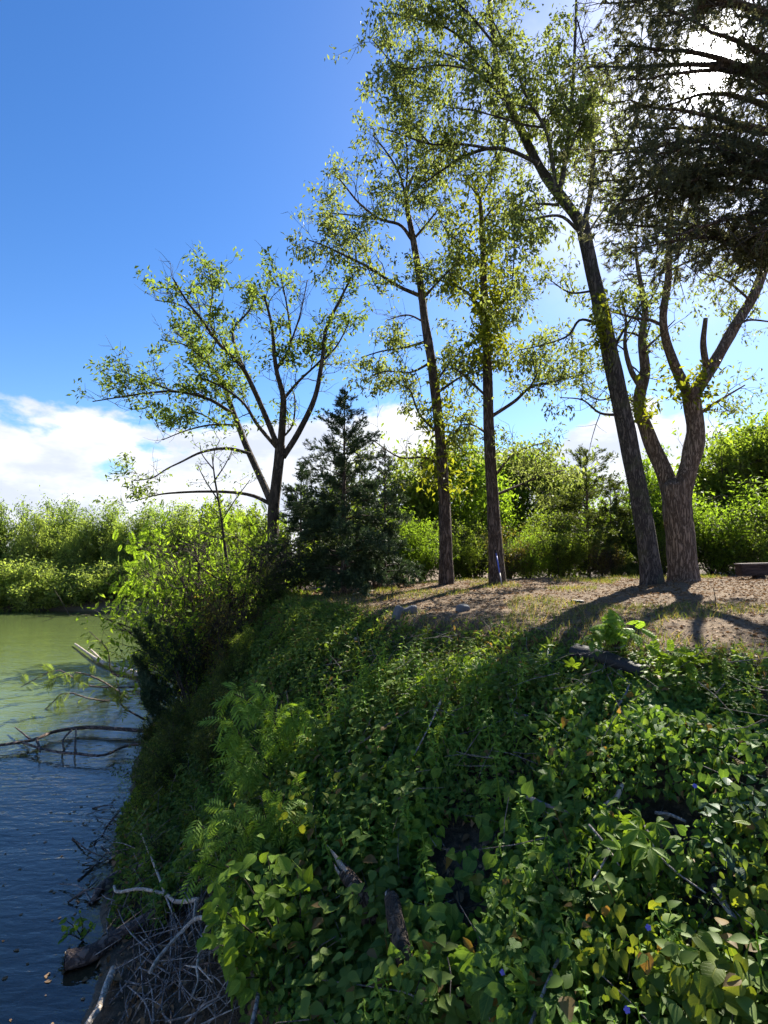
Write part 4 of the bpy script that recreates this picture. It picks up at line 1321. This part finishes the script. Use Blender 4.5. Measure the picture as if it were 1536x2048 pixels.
def vine_patch(name, label, cx, cy, rx, ry, n, tm, mat, size, r, k=(.2, .5), face=(0, -.55, .8), group=None):
    base = A(cx, cy + ry * .5, .05)
    root = empty(name, base, label, 'vine', group)
    me = leaf_mesh(tm, mat)
    for i in range(n):
        a, q = r.uniform(0, 2 * math.pi), math.sqrt(r.random())
        p = A(cx + rx * q * math.cos(a), cy + ry * q * math.sin(a), r.uniform(*k))
        d = norm(np.array([-.25, -.35, -.75]) + r.normal(0, .5, 3)); nn = norm(np.array(face) + r.normal(0, .35, 3))
        place_leaf(me, root, base, p, frames(d[None], nn[None])[0], size * r.uniform(.6, 1.4))
    for i in range(5):
        a = r.uniform(0, 6.28)
        pts = [A(cx + rx * s * math.cos(a + .4 * s), cy + ry * s * math.sin(a + .4 * s), k[0] * .9) for s in (-.9, -.3, .3, .9)]
        V, T = tube(catmull(np.array(pts), 10) - base, np.full(10, .004), 4, .1, 1)
        ob('stem', mesh_np('stem', V, T, True), M['twig'], root)
    return root

r = np.random.default_rng(71)
leafy('fallen_leafy_branch', 'feathery green leafed branch drooping low over the water', 'branch',
      [([(330, 1385), (260, 1400), (190, 1400), (130, 1385), (90, 1420), (35, 1452)], .3, .5), ([(300, 1400), (230, 1425), (150, 1430), (60, 1460)], .3, .4),
       ([(310, 1370), (250, 1375), (170, 1370), (115, 1340), (40, 1375)], .3, .5), ([(260, 1400), (200, 1360), (150, 1345), (100, 1360)], .4, .6),
       ([(300, 1352), (228, 1350), (215, 1300), (178, 1262)], .4, .5), ([(290, 1440), (245, 1412), (240, 1385), (230, 1350)], .3, .3)],
      PINN, 'leaf_locust', 18, .24, r, .35, .15, 4, 'wet_wood', .3)
leafy('sapling', 'bright green feathery-leaved sapling standing before the dark shore shrubs', 'sapling',
      [([(585, 1590), (560, 1500), (520, 1420), (465, 1385)], .1, .5), ([(585, 1590), (565, 1490), (540, 1420), (520, 1375)], .1, .45), ([(590, 1590), (590, 1500), (585, 1440), (575, 1395)], .1, .4),
       ([(585, 1590), (530, 1520), (480, 1470), (450, 1440)], .1, .55), ([(588, 1590), (600, 1520), (610, 1460), (612, 1420)], .1, .35), ([(585, 1600), (530, 1550), (490, 1530), (462, 1515)], .1, .5)],
      PINN, 'sapling', 30, .19, r, .55, .15, 5, 'twig', .25, spread=.05)
leafy('shrub', 'low leafy shrub with fine light leaves under the bright sapling', 'shrub',
      [([(560, 1780), (500, 1680), (460, 1600)], .1, .5), ([(560, 1780), (540, 1670), (520, 1590)], .1, .5), ([(560, 1780), (470, 1700), (400, 1650)], .1, .5), ([(570, 1780), (590, 1700), (600, 1620)], .1, .45), ([(555, 1785), (450, 1740), (385, 1720)], .1, .45), ([(565, 1780), (560, 1660), (570, 1580)], .1, .5)],
      PINN, 'sapling', 26, .15, r, .5, .15, 4, 'twig', .2, spread=.05)
leafy('shrub', 'glossy light green leaved shrub overhanging the brush heap', 'shrub',
      [([(590, 1960), (540, 1850), (490, 1760), (450, 1730)], .1, .6), ([(590, 1960), (520, 1880), (460, 1830), (420, 1800)], .1, .6), ([(590, 1960), (560, 1860), (545, 1770), (535, 1710)], .1, .6),
       ([(595, 1960), (520, 1930), (470, 1900), (440, 1890)], .1, .55), ([(590, 1970), (540, 1960), (500, 1955), (470, 1960)], .1, .5), ([(595, 1960), (600, 1860), (600, 1780), (590, 1730)], .1, .5)],
      OVAL, 'vine_lime', 30, .105, r, .35, .1, 5, 'twig', .25, spread=.06)
leafy('shrub', 'pale yellow-leaved sunlit sprouts above the splintered stump', 'shrub',
      [([(650, 1720), (620, 1620), (590, 1550)], .1, .5), ([(650, 1720), (660, 1620), (680, 1560)], .1, .5), ([(655, 1720), (700, 1650), (720, 1590)], .1, .45), ([(650, 1720), (600, 1660), (560, 1610)], .1, .5)],
      OVAL, 'vine_yellow', 18, .075, r, .2, .25, 3, 'twig', .3, spread=.05)
vine_patch('vine', 'hanging lime-green vine in the middle of the slope', 810, 1500, 105, 80, 120, OVAL, 'vine_lime', .095, r)
vine_patch('vine', 'drooping lime-green vine strand just below the middle one', 830, 1640, 60, 80, 70, HEART, 'vine_lime', .09, r)
vine_patch('vine', 'vine with large yellowing leaves in the lower right corner', 1250, 1890, 120, 110, 95, HEART, 'vine_yellow', .065, r, (.35, .7))
vine_patch('vine', 'broad yellow-green leaves at the right of the bottom edge', 1410, 1950, 90, 90, 50, HEART, 'vine_yellow', .09, r, (.4, .7))
vine_patch('vine', 'big yellow-green leaves at the right edge above the corner', 1500, 1740, 50, 120, 40, HEART, 'vine_yellow', .08, r, (.35, .6))
vine_patch('creeper', 'bright five-fingered creeper leaves right of centre near the crossing sticks', 1240, 1680, 90, 55, 26, PALM, 'vine_lime', .17, r, (.4, .65))
vine_patch('creeper', 'five-fingered dark creeper at the bottom middle', 1030, 1940, 90, 90, 30, PALM, 'vine', .20, r, (.35, .6))
vine_patch('vine', 'column of dark heart-shaped leaves on the lower middle slope', 920, 1820, 110, 130, 130, HEART, 'vine', .10, r)
vine_patch('vine', 'dark heart-leaved vine on the slope right of centre', 1060, 1640, 110, 110, 110, HEART, 'vine', .095, r)
leafy('grey_weed', 'blue-green soft-leaved weed clump at the right edge', 'weed',
      [([(1490, 1700), (1470, 1640), (1450, 1580)], .2, .5), ([(1490, 1700), (1500, 1630), (1510, 1570)], .2, .5), ([(1480, 1710), (1430, 1660), (1410, 1620)], .2, .5), ([(1495, 1790), (1460, 1730), (1440, 1700)], .2, .5), ([(1500, 1720), (1520, 1660), (1535, 1600)], .2, .5)],
      OVAL, 'vine_blue', 22, .075, r, .1, .3, 4, 'twig', .1, spread=.03)
leafy('fine_weed', 'pale fine-leaved weed between the dark vines at lower right', 'weed',
      [([(1150, 1800), (1140, 1740), (1130, 1690)], .3, .6), ([(1150, 1800), (1165, 1740), (1180, 1700)], .3, .6), ([(1150, 1800), (1110, 1750), (1095, 1715)], .3, .6)],
      LANCE, 'vine_lime', 26, .05, r, .1, .3, 3, 'twig', .1, spread=.02)
leafy('leafy_clump', 'bright leafy clump beside the charred log near the rim', 'plant',
      [([(1225, 1300), (1200, 1270), (1178, 1265)], .05, .3), ([(1225, 1300), (1225, 1265), (1215, 1248)], .05, .3), ([(1225, 1300), (1255, 1268), (1275, 1265)], .05, .3), ([(1225, 1300), (1240, 1262), (1245, 1250)], .05, .3)],
      PINNW, 'sapling', 10, .14, r, .2, .2, 4, 'twig', .3, spread=.03)
leafy('leafy_clump', 'lit pinnate-leaved clump right of the charred log', 'plant',
      [([(1350, 1345), (1330, 1325), (1310, 1320)], .05, .25), ([(1350, 1345), (1350, 1318), (1345, 1305)], .05, .25), ([(1350, 1345), (1375, 1325), (1390, 1315)], .05, .25)],
      PINNW, 'vine_lime', 9, .12, r, .2, .2, 3, 'twig', .3, spread=.03)

# juniper plumes at the shoreline
def juniper():
    r = np.random.default_rng(81)
    base = A(385, 1440, .1)
    root = empty('juniper', base, 'dark juniper with rust-tinged plumes leaning out over the water', 'conifer')
    pp, dd = [], []
    dist = np.linalg.norm(base - CAM)
    for pts in ([(385, 1440), (345, 1340), (300, 1302), (273, 1262)], [(385, 1440), (340, 1390), (302, 1358), (270, 1316)], [(385, 1440), (350, 1330), (320, 1280), (300, 1240)], [(385, 1440), (330, 1400), (300, 1385), (282, 1350)], [(385, 1440), (370, 1350), (350, 1300), (335, 1262)], [(385, 1440), (395, 1350), (390, 1300), (375, 1255)], [(385, 1440), (340, 1440), (310, 1425), (290, 1400)]):
        Q = np.array([base] + [CAM + norm(pix_dir(x, y)) * (dist + r.normal(0, .25)) for x, y in pts[1:]])
        C = catmull(Q, 12)
        V, T = tube(C - base, np.linspace(.022, .004, 12), 5, .1, 1)
        ob('branch', mesh_np('branch', V, T, True), M['twig'], root)
        m = 230
        u = r.uniform(.25, 1, m) * 11; a = np.minimum(u.astype(int), 10); f = (u - a)[:, None]
        q = C[a] * (1 - f) + C[a + 1] * f; tg = norm(C[a + 1] - C[a])
        pp.append(q + r.normal(0, .085, (m, 3)) * (1.25 - u / 11)[:, None]); dd.append(norm(tg + r.normal(0, .35, (m, 3)) + np.array([0, 0, .3])))
    P_, D_ = np.vstack(pp), np.vstack(dd)
    V, T = scatter(SPRIG[0], SPRIG[1], P_ - base, frames(D_, norm(r.normal(size=P_.shape))), .17 * (.6 + .8 * r.random(len(P_))))
    ob('crown', mesh_np('crown', V, T), M['cedar'], root, kind='stuff')
juniper()
r = np.random.default_rng(82)
for px, py, tp, key, wd, lab in ((345, 1520, 1370, 'd', .55, 'dark shaded shrub right at the waterline below the juniper'), (420, 1500, 1330, 'd', .6, 'dark shaded shrub right of the juniper'),
                                 (470, 1400, 1270, 'd', .6, 'dark shrub on the steep bank above the feathery sapling'), (400, 1370, 1230, 'd', .6, 'dark green shrub behind the juniper plumes'),
                                 (300, 1500, 1420, 'd', .6, 'small dark shrub over the bright water'), (330, 1650, 1560, 'a', .6, 'low yellow-green shrub on the mud below the shaded shrubs'),
                                 (500, 1330, 1230, 'a', .7, 'low green shrub on the shoulder of the bank'),
                                 (285, 1585, 1500, 'k', .9, 'small light shrub overhanging the water below the dark ones'), (262, 1660, 1590, 'j', .9, 'low ragged shrub on the mud just above the wet logs'), (360, 1610, 1500, 'k', .8, 'leafy shrub on the steep bank left of the feathery sapling'), (310, 1440, 1350, 'j', .9, 'ragged shrub at the root of the low arching branch'),
                                 (345, 1600, 1430, 'd', .8, 'broad dark shrub leaning over the waterline below the arching branch'), (425, 1560, 1400, 'd', .7, 'dark shrub at the left elbow of the feathery sapling'),
                                 (290, 1650, 1540, 'k', .9, 'light ragged shrub at the bend of the muddy shore'), (400, 1660, 1560, 'k', .8, 'light shrub between the feathery sapling and the mud'), (330, 1730, 1650, 'j', .9, 'low ragged shrub above the upper end of the wet log')):
    g = G(px, py)
    dist = g[1]
    plant(key, 'bank_shrub', g, max(.5, U(px, tp, dist)[2] - g[2]), wd * 1.3, r.uniform(0, 6.28), lab, 'shrub', 'shaded shrubs of the steep bank', .05)
# thin bare sapling left of the spreading tree
r = np.random.default_rng(83)
tr, base = snap_trunk([(462, 1190), (452, 1110), (440, 1020), (430, 960), (424, 910)], 7, 2, 12.6)
limbs = limb_set([([(445, 1040), (470, 1000), (500, 960)], 3, 1.5, .2), ([(436, 1000), (410, 960), (395, 930)], 3, 1.5, .2), ([(430, 960), (450, 930), (465, 900)], 3, 1.5, .2), ([(428, 940), (405, 910), (400, 890)], 3, 1.5, .2), ([(426, 925), (430, 900), (440, 880)], 2, 1.5, .1)], 12.6, r, .5)
build_tree('thin_sapling', 'thin nearly bare sapling in the thicket left of the spreading trunk', 'sapling', base, tr, limbs, M['bark_dark'], M['leaf_wood'], r,
           dict(per_m=6, tw_len=.35, sub_n=3, sub_len=.2, up=.2), dict(n_per=2, size=.07, spread=.04, droop=.2))

# broken stumps in the vines
def stump(name, label, pts, w0, w1, k, mat, splinters, tilt):
    P = np.array([A(x, y, kk) for (x, y), kk in zip(pts, k)])
    b = P[0].copy()
    C = catmull(P, 14); w = np.linspace(w0, w1, 14) / 2 / F * np.linspace(P[0][1], P[-1][1], 14)
    root = empty(name, b, label, 'stump')
    V, T = tube(C - b, w, 14, .18, 9, flute=.14)
    ob('trunk', mesh_np('trunk', V, T, True), M[mat], root)
    t_ = norm(C[-1] - C[-3]); q = np.random.default_rng(len(label))
    for i in range(splinters):
        a = q.uniform(0, 6.28); x = norm(np.cross(t_, [.2, .9, .3])); y = np.cross(t_, x)
        o_ = (x * math.cos(a) + y * math.sin(a)) * w[-1] * q.uniform(.2, .85)
        L = w[-1] * q.uniform(1.2, tilt)
        V, T = tube(np.array([C[-1] + o_ - t_ * .05, C[-1] + o_ + t_ * L * .6, C[-1] + o_ * .8 + t_ * L]) - b, np.array([w[-1] * .34, w[-1] * .24, .002]), 5, .2, i)
        ob('splinter', mesh_np('splinter', V, T), M['pale_wood'] if i % 2 else M[mat], root)
stump('broken_stump', 'splintered brown stump leaning left among the vines', [(745, 1850), (720, 1790), (690, 1745)], 40, 26, (.25, .5, .6), 'bark_red', 6, 7.0)
stump('broken_stump', 'dark rotten stump with a blunt pale top right of the splintered one', [(822, 1975), (805, 1900), (788, 1830), (782, 1795)], 40, 26, (.3, .5, .6, .6), 'bark_dark', 4, 1.8)

# loose sticks on the slope, traced one by one
for lab, pts, w0, w1, k, mt in (
        ('short pale stick standing up out of the vines at mid slope', [(893, 1362), (886, 1395), (870, 1427)], 5, 6, .5, 'pale_wood'),
        ('pale snapped stick left of the lime vine', [(645, 1530), (680, 1547), (712, 1558)], 6, 4, .45, 'pale_wood'),
        ('thick grey stick poking from the vines right of the lower middle', [(1055, 1594), (1090, 1610), (1142, 1627)], 10, 6, .4, 'dead_wood'),
        ('short bent grey root end right of the thick grey stick', [(1205, 1618), (1232, 1598), (1245, 1573)], 11, 9, .4, 'dead_wood'),
        ('rough grey stick lying flat among the right hand vines', [(1310, 1630), (1340, 1637), (1372, 1651)], 6, 6, .4, 'dead_wood'),
        ('long thin grey stick sloping down to the right edge', [(1290, 1655), (1312, 1705), (1352, 1750), (1412, 1792)], 5, 3, .5, 'dead_wood'),
        ('thin crossing stick falling to the right below the bright creeper', [(1178, 1656), (1210, 1688), (1238, 1738)], 4, 3, .6, 'dead_wood'),
        ('thin crossing stick falling to the left below the bright creeper', [(1228, 1680), (1210, 1720), (1185, 1765)], 4, 4, .6, 'dead_wood'),
        ('long grey stick running off the bottom edge', [(1133, 1890), (1100, 1960), (1058, 2060)], 6, 6, .55, 'dead_wood'),
        ('smooth pale root showing at the right edge', [(1430, 1775), (1450, 1815), (1470, 1838)], 16, 8, .35, 'dead_wood'),
        ('thin trailing stick rising to the right at mid slope', [(690, 1510), (790, 1442), (836, 1414)], 4, 3, .45, 'dead_wood'),
        ('thin twig slanting up beside the short pale stick', [(828, 1512), (858, 1455), (884, 1400)], 3, 3, .5, 'dead_wood'),
        ('grey stem at the bottom edge under the glossy shrub', [(506, 1948), (516, 1985), (502, 2060)], 9, 9, .5, 'dead_wood'),
        ('bent thin twig at the bottom middle', [(845, 2010), (800, 1990), (640, 1960)], 4, 2, .5, 'dead_wood'),
        ('pale curved root on the upper bank', [(668, 1290), (682, 1275), (700, 1273), (712, 1280)], 5, 8, .15, 'pale_wood'),
        ('fallen grey limb along the rim at the left end of the dirt', [(700, 1190), (740, 1183), (780, 1175)], 4, 4, .1, 'pale_wood'),
        ('thin grey stick across the upper middle of the bank', [(850, 1362), (900, 1355), (935, 1350)], 3, 3, .25, 'dead_wood'),
        ('fallen grey twig below the litter scrap', [(1000, 1395), (1030, 1425), (1060, 1435)], 3, 3, .25, 'dead_wood'),
        ('leaning grey twig below the charred log', [(1238, 1410), (1252, 1388), (1258, 1372)], 4, 3, .25, 'dead_wood'),
        ('forked grey stick at the left of the dark hollow', [(585, 1560), (590, 1480), (600, 1420)], 4, 2, .4, 'dead_wood')):
    stick('stick', lab, pts, w0, w1, k, mt, 'stick', 'loose sticks on the slope')
stick('charred_log', 'black charred log half buried near the rim', [(1152, 1306), (1190, 1314), (1235, 1328), (1290, 1350)], 34, 26, .10, 'char', 'log', seg=12)
p = G(1430, 1213)
V, T = tube(np.array([[0, 0, -.05], [.01, 0, .12], [-.005, .01, .27]]), np.array([.010, .008, .004]), 5, .1, 1)
ob('dead_stem', mesh_np('dead_stem', V, T, True), M['twig'], None, tuple(p), 'thin upright dead stem on the bare dirt at the right', 'stem')

# stones
def stone(label, px, py, sx, sy, sz, rot, seed, mat='stone'):
    import bmesh
    bm = bmesh.new(); bmesh.ops.create_icosphere(bm, subdivisions=3, radius=1.0)
    for v in bm.verts:
        c = np.array(v.co); c = np.sign(c) * np.abs(c) ** .55
        c = c * (1 + .22 * (vn(c[0] * 1.5 + c[2] + seed, c[1] * 1.5 + seed, seed) - .5))
        v.co = (c[0] * sx, c[1] * sy, c[2] * sz)
    me = bpy.data.meshes.new('stone'); bm.to_mesh(me); bm.free()
    p = G(px, py)
    o = ob('stone', me, M[mat], None, (p[0], p[1], p[2] + sz * .45), label, 'stone')
    o.rotation_euler = rot
stone('upright thin grey stone slab at the rim of the bank', 795, 1235, .05, .10, .13, (.1, .35, .4), 1)
stone('tilted grey stone slab beside the upright one', 818, 1228, .14, .06, .08, (.3, -.35, .2), 2)
stone('squarish blue-grey stone on the rim below the middle trunks', 926, 1222, .10, .08, .07, (.2, .1, .5), 3)
stone('dark flat block on the dirt below the vine-clad trunk', 1156, 1206, .10, .06, .035, (0, .1, .1), 4, 'char')
stone('small pale stone on the dirt near the dark block', 1132, 1268, .03, .03, .02, (0, 0, 0), 5)

# spiky-leaved clump
p = G(1098, 1336); root = empty('spiky_plant', p, 'spiky blue-green rosette of long leaves below the rim', 'plant')
q = np.random.default_rng(91)
SPK = ovate(.09, [(0, .6), (.3, 1), (.7, .7), (1, .02)], .45, .1)
me = mesh_np('leaf', SPK[0], SPK[1], True, SPK[2]); me.materials.append(M['vine_blue'])
for i in range(18):
    a = i * 2.4; d0 = norm(np.array([math.cos(a), math.sin(a), q.uniform(.4, 1.6)]))
    place_leaf(me, root, p, p + d0 * .01, frames(d0[None], np.array([[0, 0, 1.0]]))[0], q.uniform(.2, .36))

# violet flowers
petal = ovate(.42, [(0, .2), (.4, .8), (.8, 1), (1, .5)], .1, .05)
m, t_, out = material('violet_petal'); pb = t_.add('ShaderNodeBsdfPrincipled'); pb.inputs['Base Color'].default_value = (.13, .11, .45, 1); pb.inputs['Roughness'].default_value = .6; t_.link(pb.outputs[0], out.inputs[0]); M['violet'] = m
me = mesh_np('petal', petal[0], petal[1], True, petal[2]); me.materials.append(m)
for px, py, k, lab in ((1390, 1576, .62, 'violet flower among the vines at the right'), (1297, 1862, .8, 'violet flower above the yellowing leaves'), (1254, 2020, .75, 'violet flower near the bottom edge'), (1005, 1945, .7, 'violet flower in the dark creeper at the bottom middle')):
    p = A(px, py, k); root = empty('flower', p, lab, 'flower', 'violet flowers in the vines')
    f0 = norm(np.array([-.2, -.8, .5])); x0 = norm(np.cross(f0, [0, 0, 1.0])); y0 = np.cross(x0, f0)
    for i in range(5):
        a = i * 1.2566
        d0 = x0 * math.cos(a) + y0 * math.sin(a)
        o = place_leaf(me, root, p, p, frames(d0[None], f0[None])[0], .015); o.name = 'petal'
    V, T = tube(np.array([[0, 0, 0], [.02, .05, -.08], [.03, .1, -.2]]), np.array([.002, .002, .002]), 4)
    ob('stalk', mesh_np('stalk', V, T), M['weed'], root)

# litter scrap
p = A(1052, 1362, .22); q = np.random.default_rng(92)
gx, gy = np.meshgrid(np.linspace(-1, 1, 9), np.linspace(-1, 1, 7))
Vs = np.c_[gx.ravel() * .055, gy.ravel() * .028, (vn(gx.ravel() * 2.1 + 4, gy.ravel() * 2.1, 5) - .5) * .07 + .03]
i = (np.arange(6)[:, None] * 9 + np.arange(8)[None, :]).ravel()
M['scrap'] = plain_mat('white_plastic', (.62, .66, .72), .4, .1, 20, .1)
o = ob('litter_scrap', mesh_np('litter_scrap', Vs, np.c_[i, i + 1, i + 10, i + 9], True), M['scrap'], None, tuple(p), 'crumpled white plastic scrap lying on the slope', 'litter'); o.rotation_euler = (.6, .2, .5)

# cut logs heaped beside the evergreen
q = np.random.default_rng(93)
for i, (px, hh) in enumerate(((738, .22), (748, .27), (757, .25), (766, .28), (776, .24), (785, .20))):
    p0 = U(px, 1170, 12.9 + .12 * (i % 2)); g = on_ground(p0[0], p0[1])
    root = empty('cut_log', g, ('leftmost', 'second from left', 'third from left', 'third from right', 'second from right', 'rightmost')[i] + ' brown cut log in the heap beside the pointed evergreen', 'log', 'cut logs in the heap')
    P = np.array([[0, 0, -.05], [.01, 0, hh * .5], [q.normal(0, .02), 0, hh]])
    V, T = tube(P, np.array([.062, .058, .056]), 12, .08, i); ob('bark', mesh_np('bark', V, T, True), M['bark_red'], root)
    V, T = disc(P[-1] + np.array([0, 0, .003]), np.array([0, 0, 1.0]), .05, 12, i); ob('cut_face', mesh_np('cut_face', V, T), M['pale_wood'], root)

# blue pole leaning on the vine-clad trunk
M['blue'] = plain_mat('blue_paint', (.06, .10, .42), .45, .1, 12, .05); M['offwhite'] = plain_mat('worn_white', (.30, .27, .26), .6, .1, 12, .05)
foot = on_ground(*U(1004, 1166, 12.55)[:2]); tip = U(991, 1100, 12.95)
root = empty('leaning_pole', foot, 'thin blue and white pole leaning on the vine-clad trunk', 'pole')
for nm, a, b_, mt in (('lower_section', 0, .35, 'offwhite'), ('shaft', .35, .9, 'blue'), ('tip', .9, 1.0, 'char')):
    P = np.array([(tip - foot) * a, (tip - foot) * (a + b_) / 2, (tip - foot) * b_])
    V, T = tube(P, np.full(3, .017), 8); ob(nm, mesh_np(nm, V, T, True), M[mt], root)
foot2 = foot + np.array([.07, -.02, 0])

# dark timber beam at the right edge
def box(x0, x1, y0, y1, z0, z1, bev=.012):
    import bmesh
    bm = bmesh.new(); bmesh.ops.create_cube(bm, size=1.0)
    for v in bm.verts:
        v.co = ((x0 + x1) / 2 + v.co.x * (x1 - x0), (y0 + y1) / 2 + v.co.y * (y1 - y0), (z0 + z1) / 2 + v.co.z * (z1 - z0))
    bmesh.ops.bevel(bm, geom=list(bm.edges), offset=bev, segments=2, affect='EDGES')
    me = bpy.data.meshes.new('timber'); bm.to_mesh(me); bm.free(); return me
M['timber'] = bark_mat('dark_timber', (.030, .022, .020), (.075, .052, .045), (2, 12, 12), .4)
M['timber_top'] = bark_mat('grey_timber_top', (.14, .12, .11), (.26, .23, .21), (2, 12, 12), .4)
g = on_ground(*U(1478, 1152, 13.6)[:2]); root = empty('timber_beam', g, 'dark heavy timber beam lying at the right edge of the flat ground', 'beam')
root.rotation_euler = (0, -.03, -.12)
ob('beam', box(0, 2.6, -.16, .16, .07, .335), M['timber'], root); ob('top_board', box(-.02, 2.6, -.18, .18, .337, .372, .008), M['timber_top'], root)
for xx in (.35, 1.9):
    ob('support_block', box(xx, xx + .2, -.12, .12, -.06, .068), M['timber'], root)

# wet debris along the waterline above the brush heap, and leaves afloat
r = np.random.default_rng(101)
for i in range(46):
    cy = r.uniform(1600, 1800); cx = 262 - (cy - 1600) * .22 + r.normal(0, 34)
    a = r.normal(.5, .5) if i % 3 else r.normal(2.3, .5)
    L = r.uniform(30, 110)
    p0 = A(cx - math.cos(a) * L / 2, cy + math.sin(a) * L / 2, .02); p1 = A(cx + math.cos(a) * L / 2, cy - math.sin(a) * L / 2, r.uniform(.03, .2))
    if np.linalg.norm(p1 - p0) > 1.4:
        p1 = p0 + norm(p1 - p0) * 1.1
    C = catmull(np.array([p0, (p0 + p1) / 2 + r.normal(0, .04, 3), p1]), 8); w = r.uniform(.004, .013)
    V, T = tube(C - p0, np.linspace(w, w * .4, 8), 5, .2, i)
    ob('drift_stick', mesh_np('drift_stick', V, T, True), M['wet_wood'] if i % 3 else M['dead_wood'], None, tuple(p0),
       '%s %s drift stick %s on the waterline above the brush heap, %s' % ('long' if L > 70 else 'short', 'dark wet' if i % 3 else 'grey', 'rising right' if a < 1.57 else 'rising left', 'upper' if cy < 1665 else ('middle' if cy < 1735 else 'lower')), 'stick', 'drift sticks along the waterline')
n = 130
y = r.uniform(3.6, 9.5, n); x = np.interp(y, SY, SX) - np.abs(r.normal(0, .55, n)) - .05
P = np.c_[x, y, np.full(n, .006)]
V, T = scatter(OVAL[0] * np.array([1, 1, .15]), OVAL[1], P, frames(norm(np.c_[r.normal(size=(n, 2)), np.zeros(n)]), np.tile([0, 0, 1.0], (n, 1)) + r.normal(0, .05, (n, 3))), .05 * r.uniform(.4, 1.3, n))
ob('floating_leaves', mesh_np('floating_leaves', V, T, True, np.tile(OVAL[2], (n, 1))), M['litter'], label='dead leaves afloat in the shallows beside the bank', cat='leaf litter', kind='stuff')
leafy('water_plant', 'small yellow-green plant sprouting from the shallows left of the log', 'plant',
      [([(165, 1880), (150, 1855), (128, 1838)], .02, .12), ([(165, 1880), (165, 1850), (160, 1830)], .02, .12), ([(165, 1880), (180, 1858), (190, 1845)], .02, .1), ([(165, 1882), (145, 1870), (125, 1868)], .02, .08)],
      OVAL, 'vine_lime', 8, .06, r, .1, .3, 3, 'twig', .2, spread=.02)
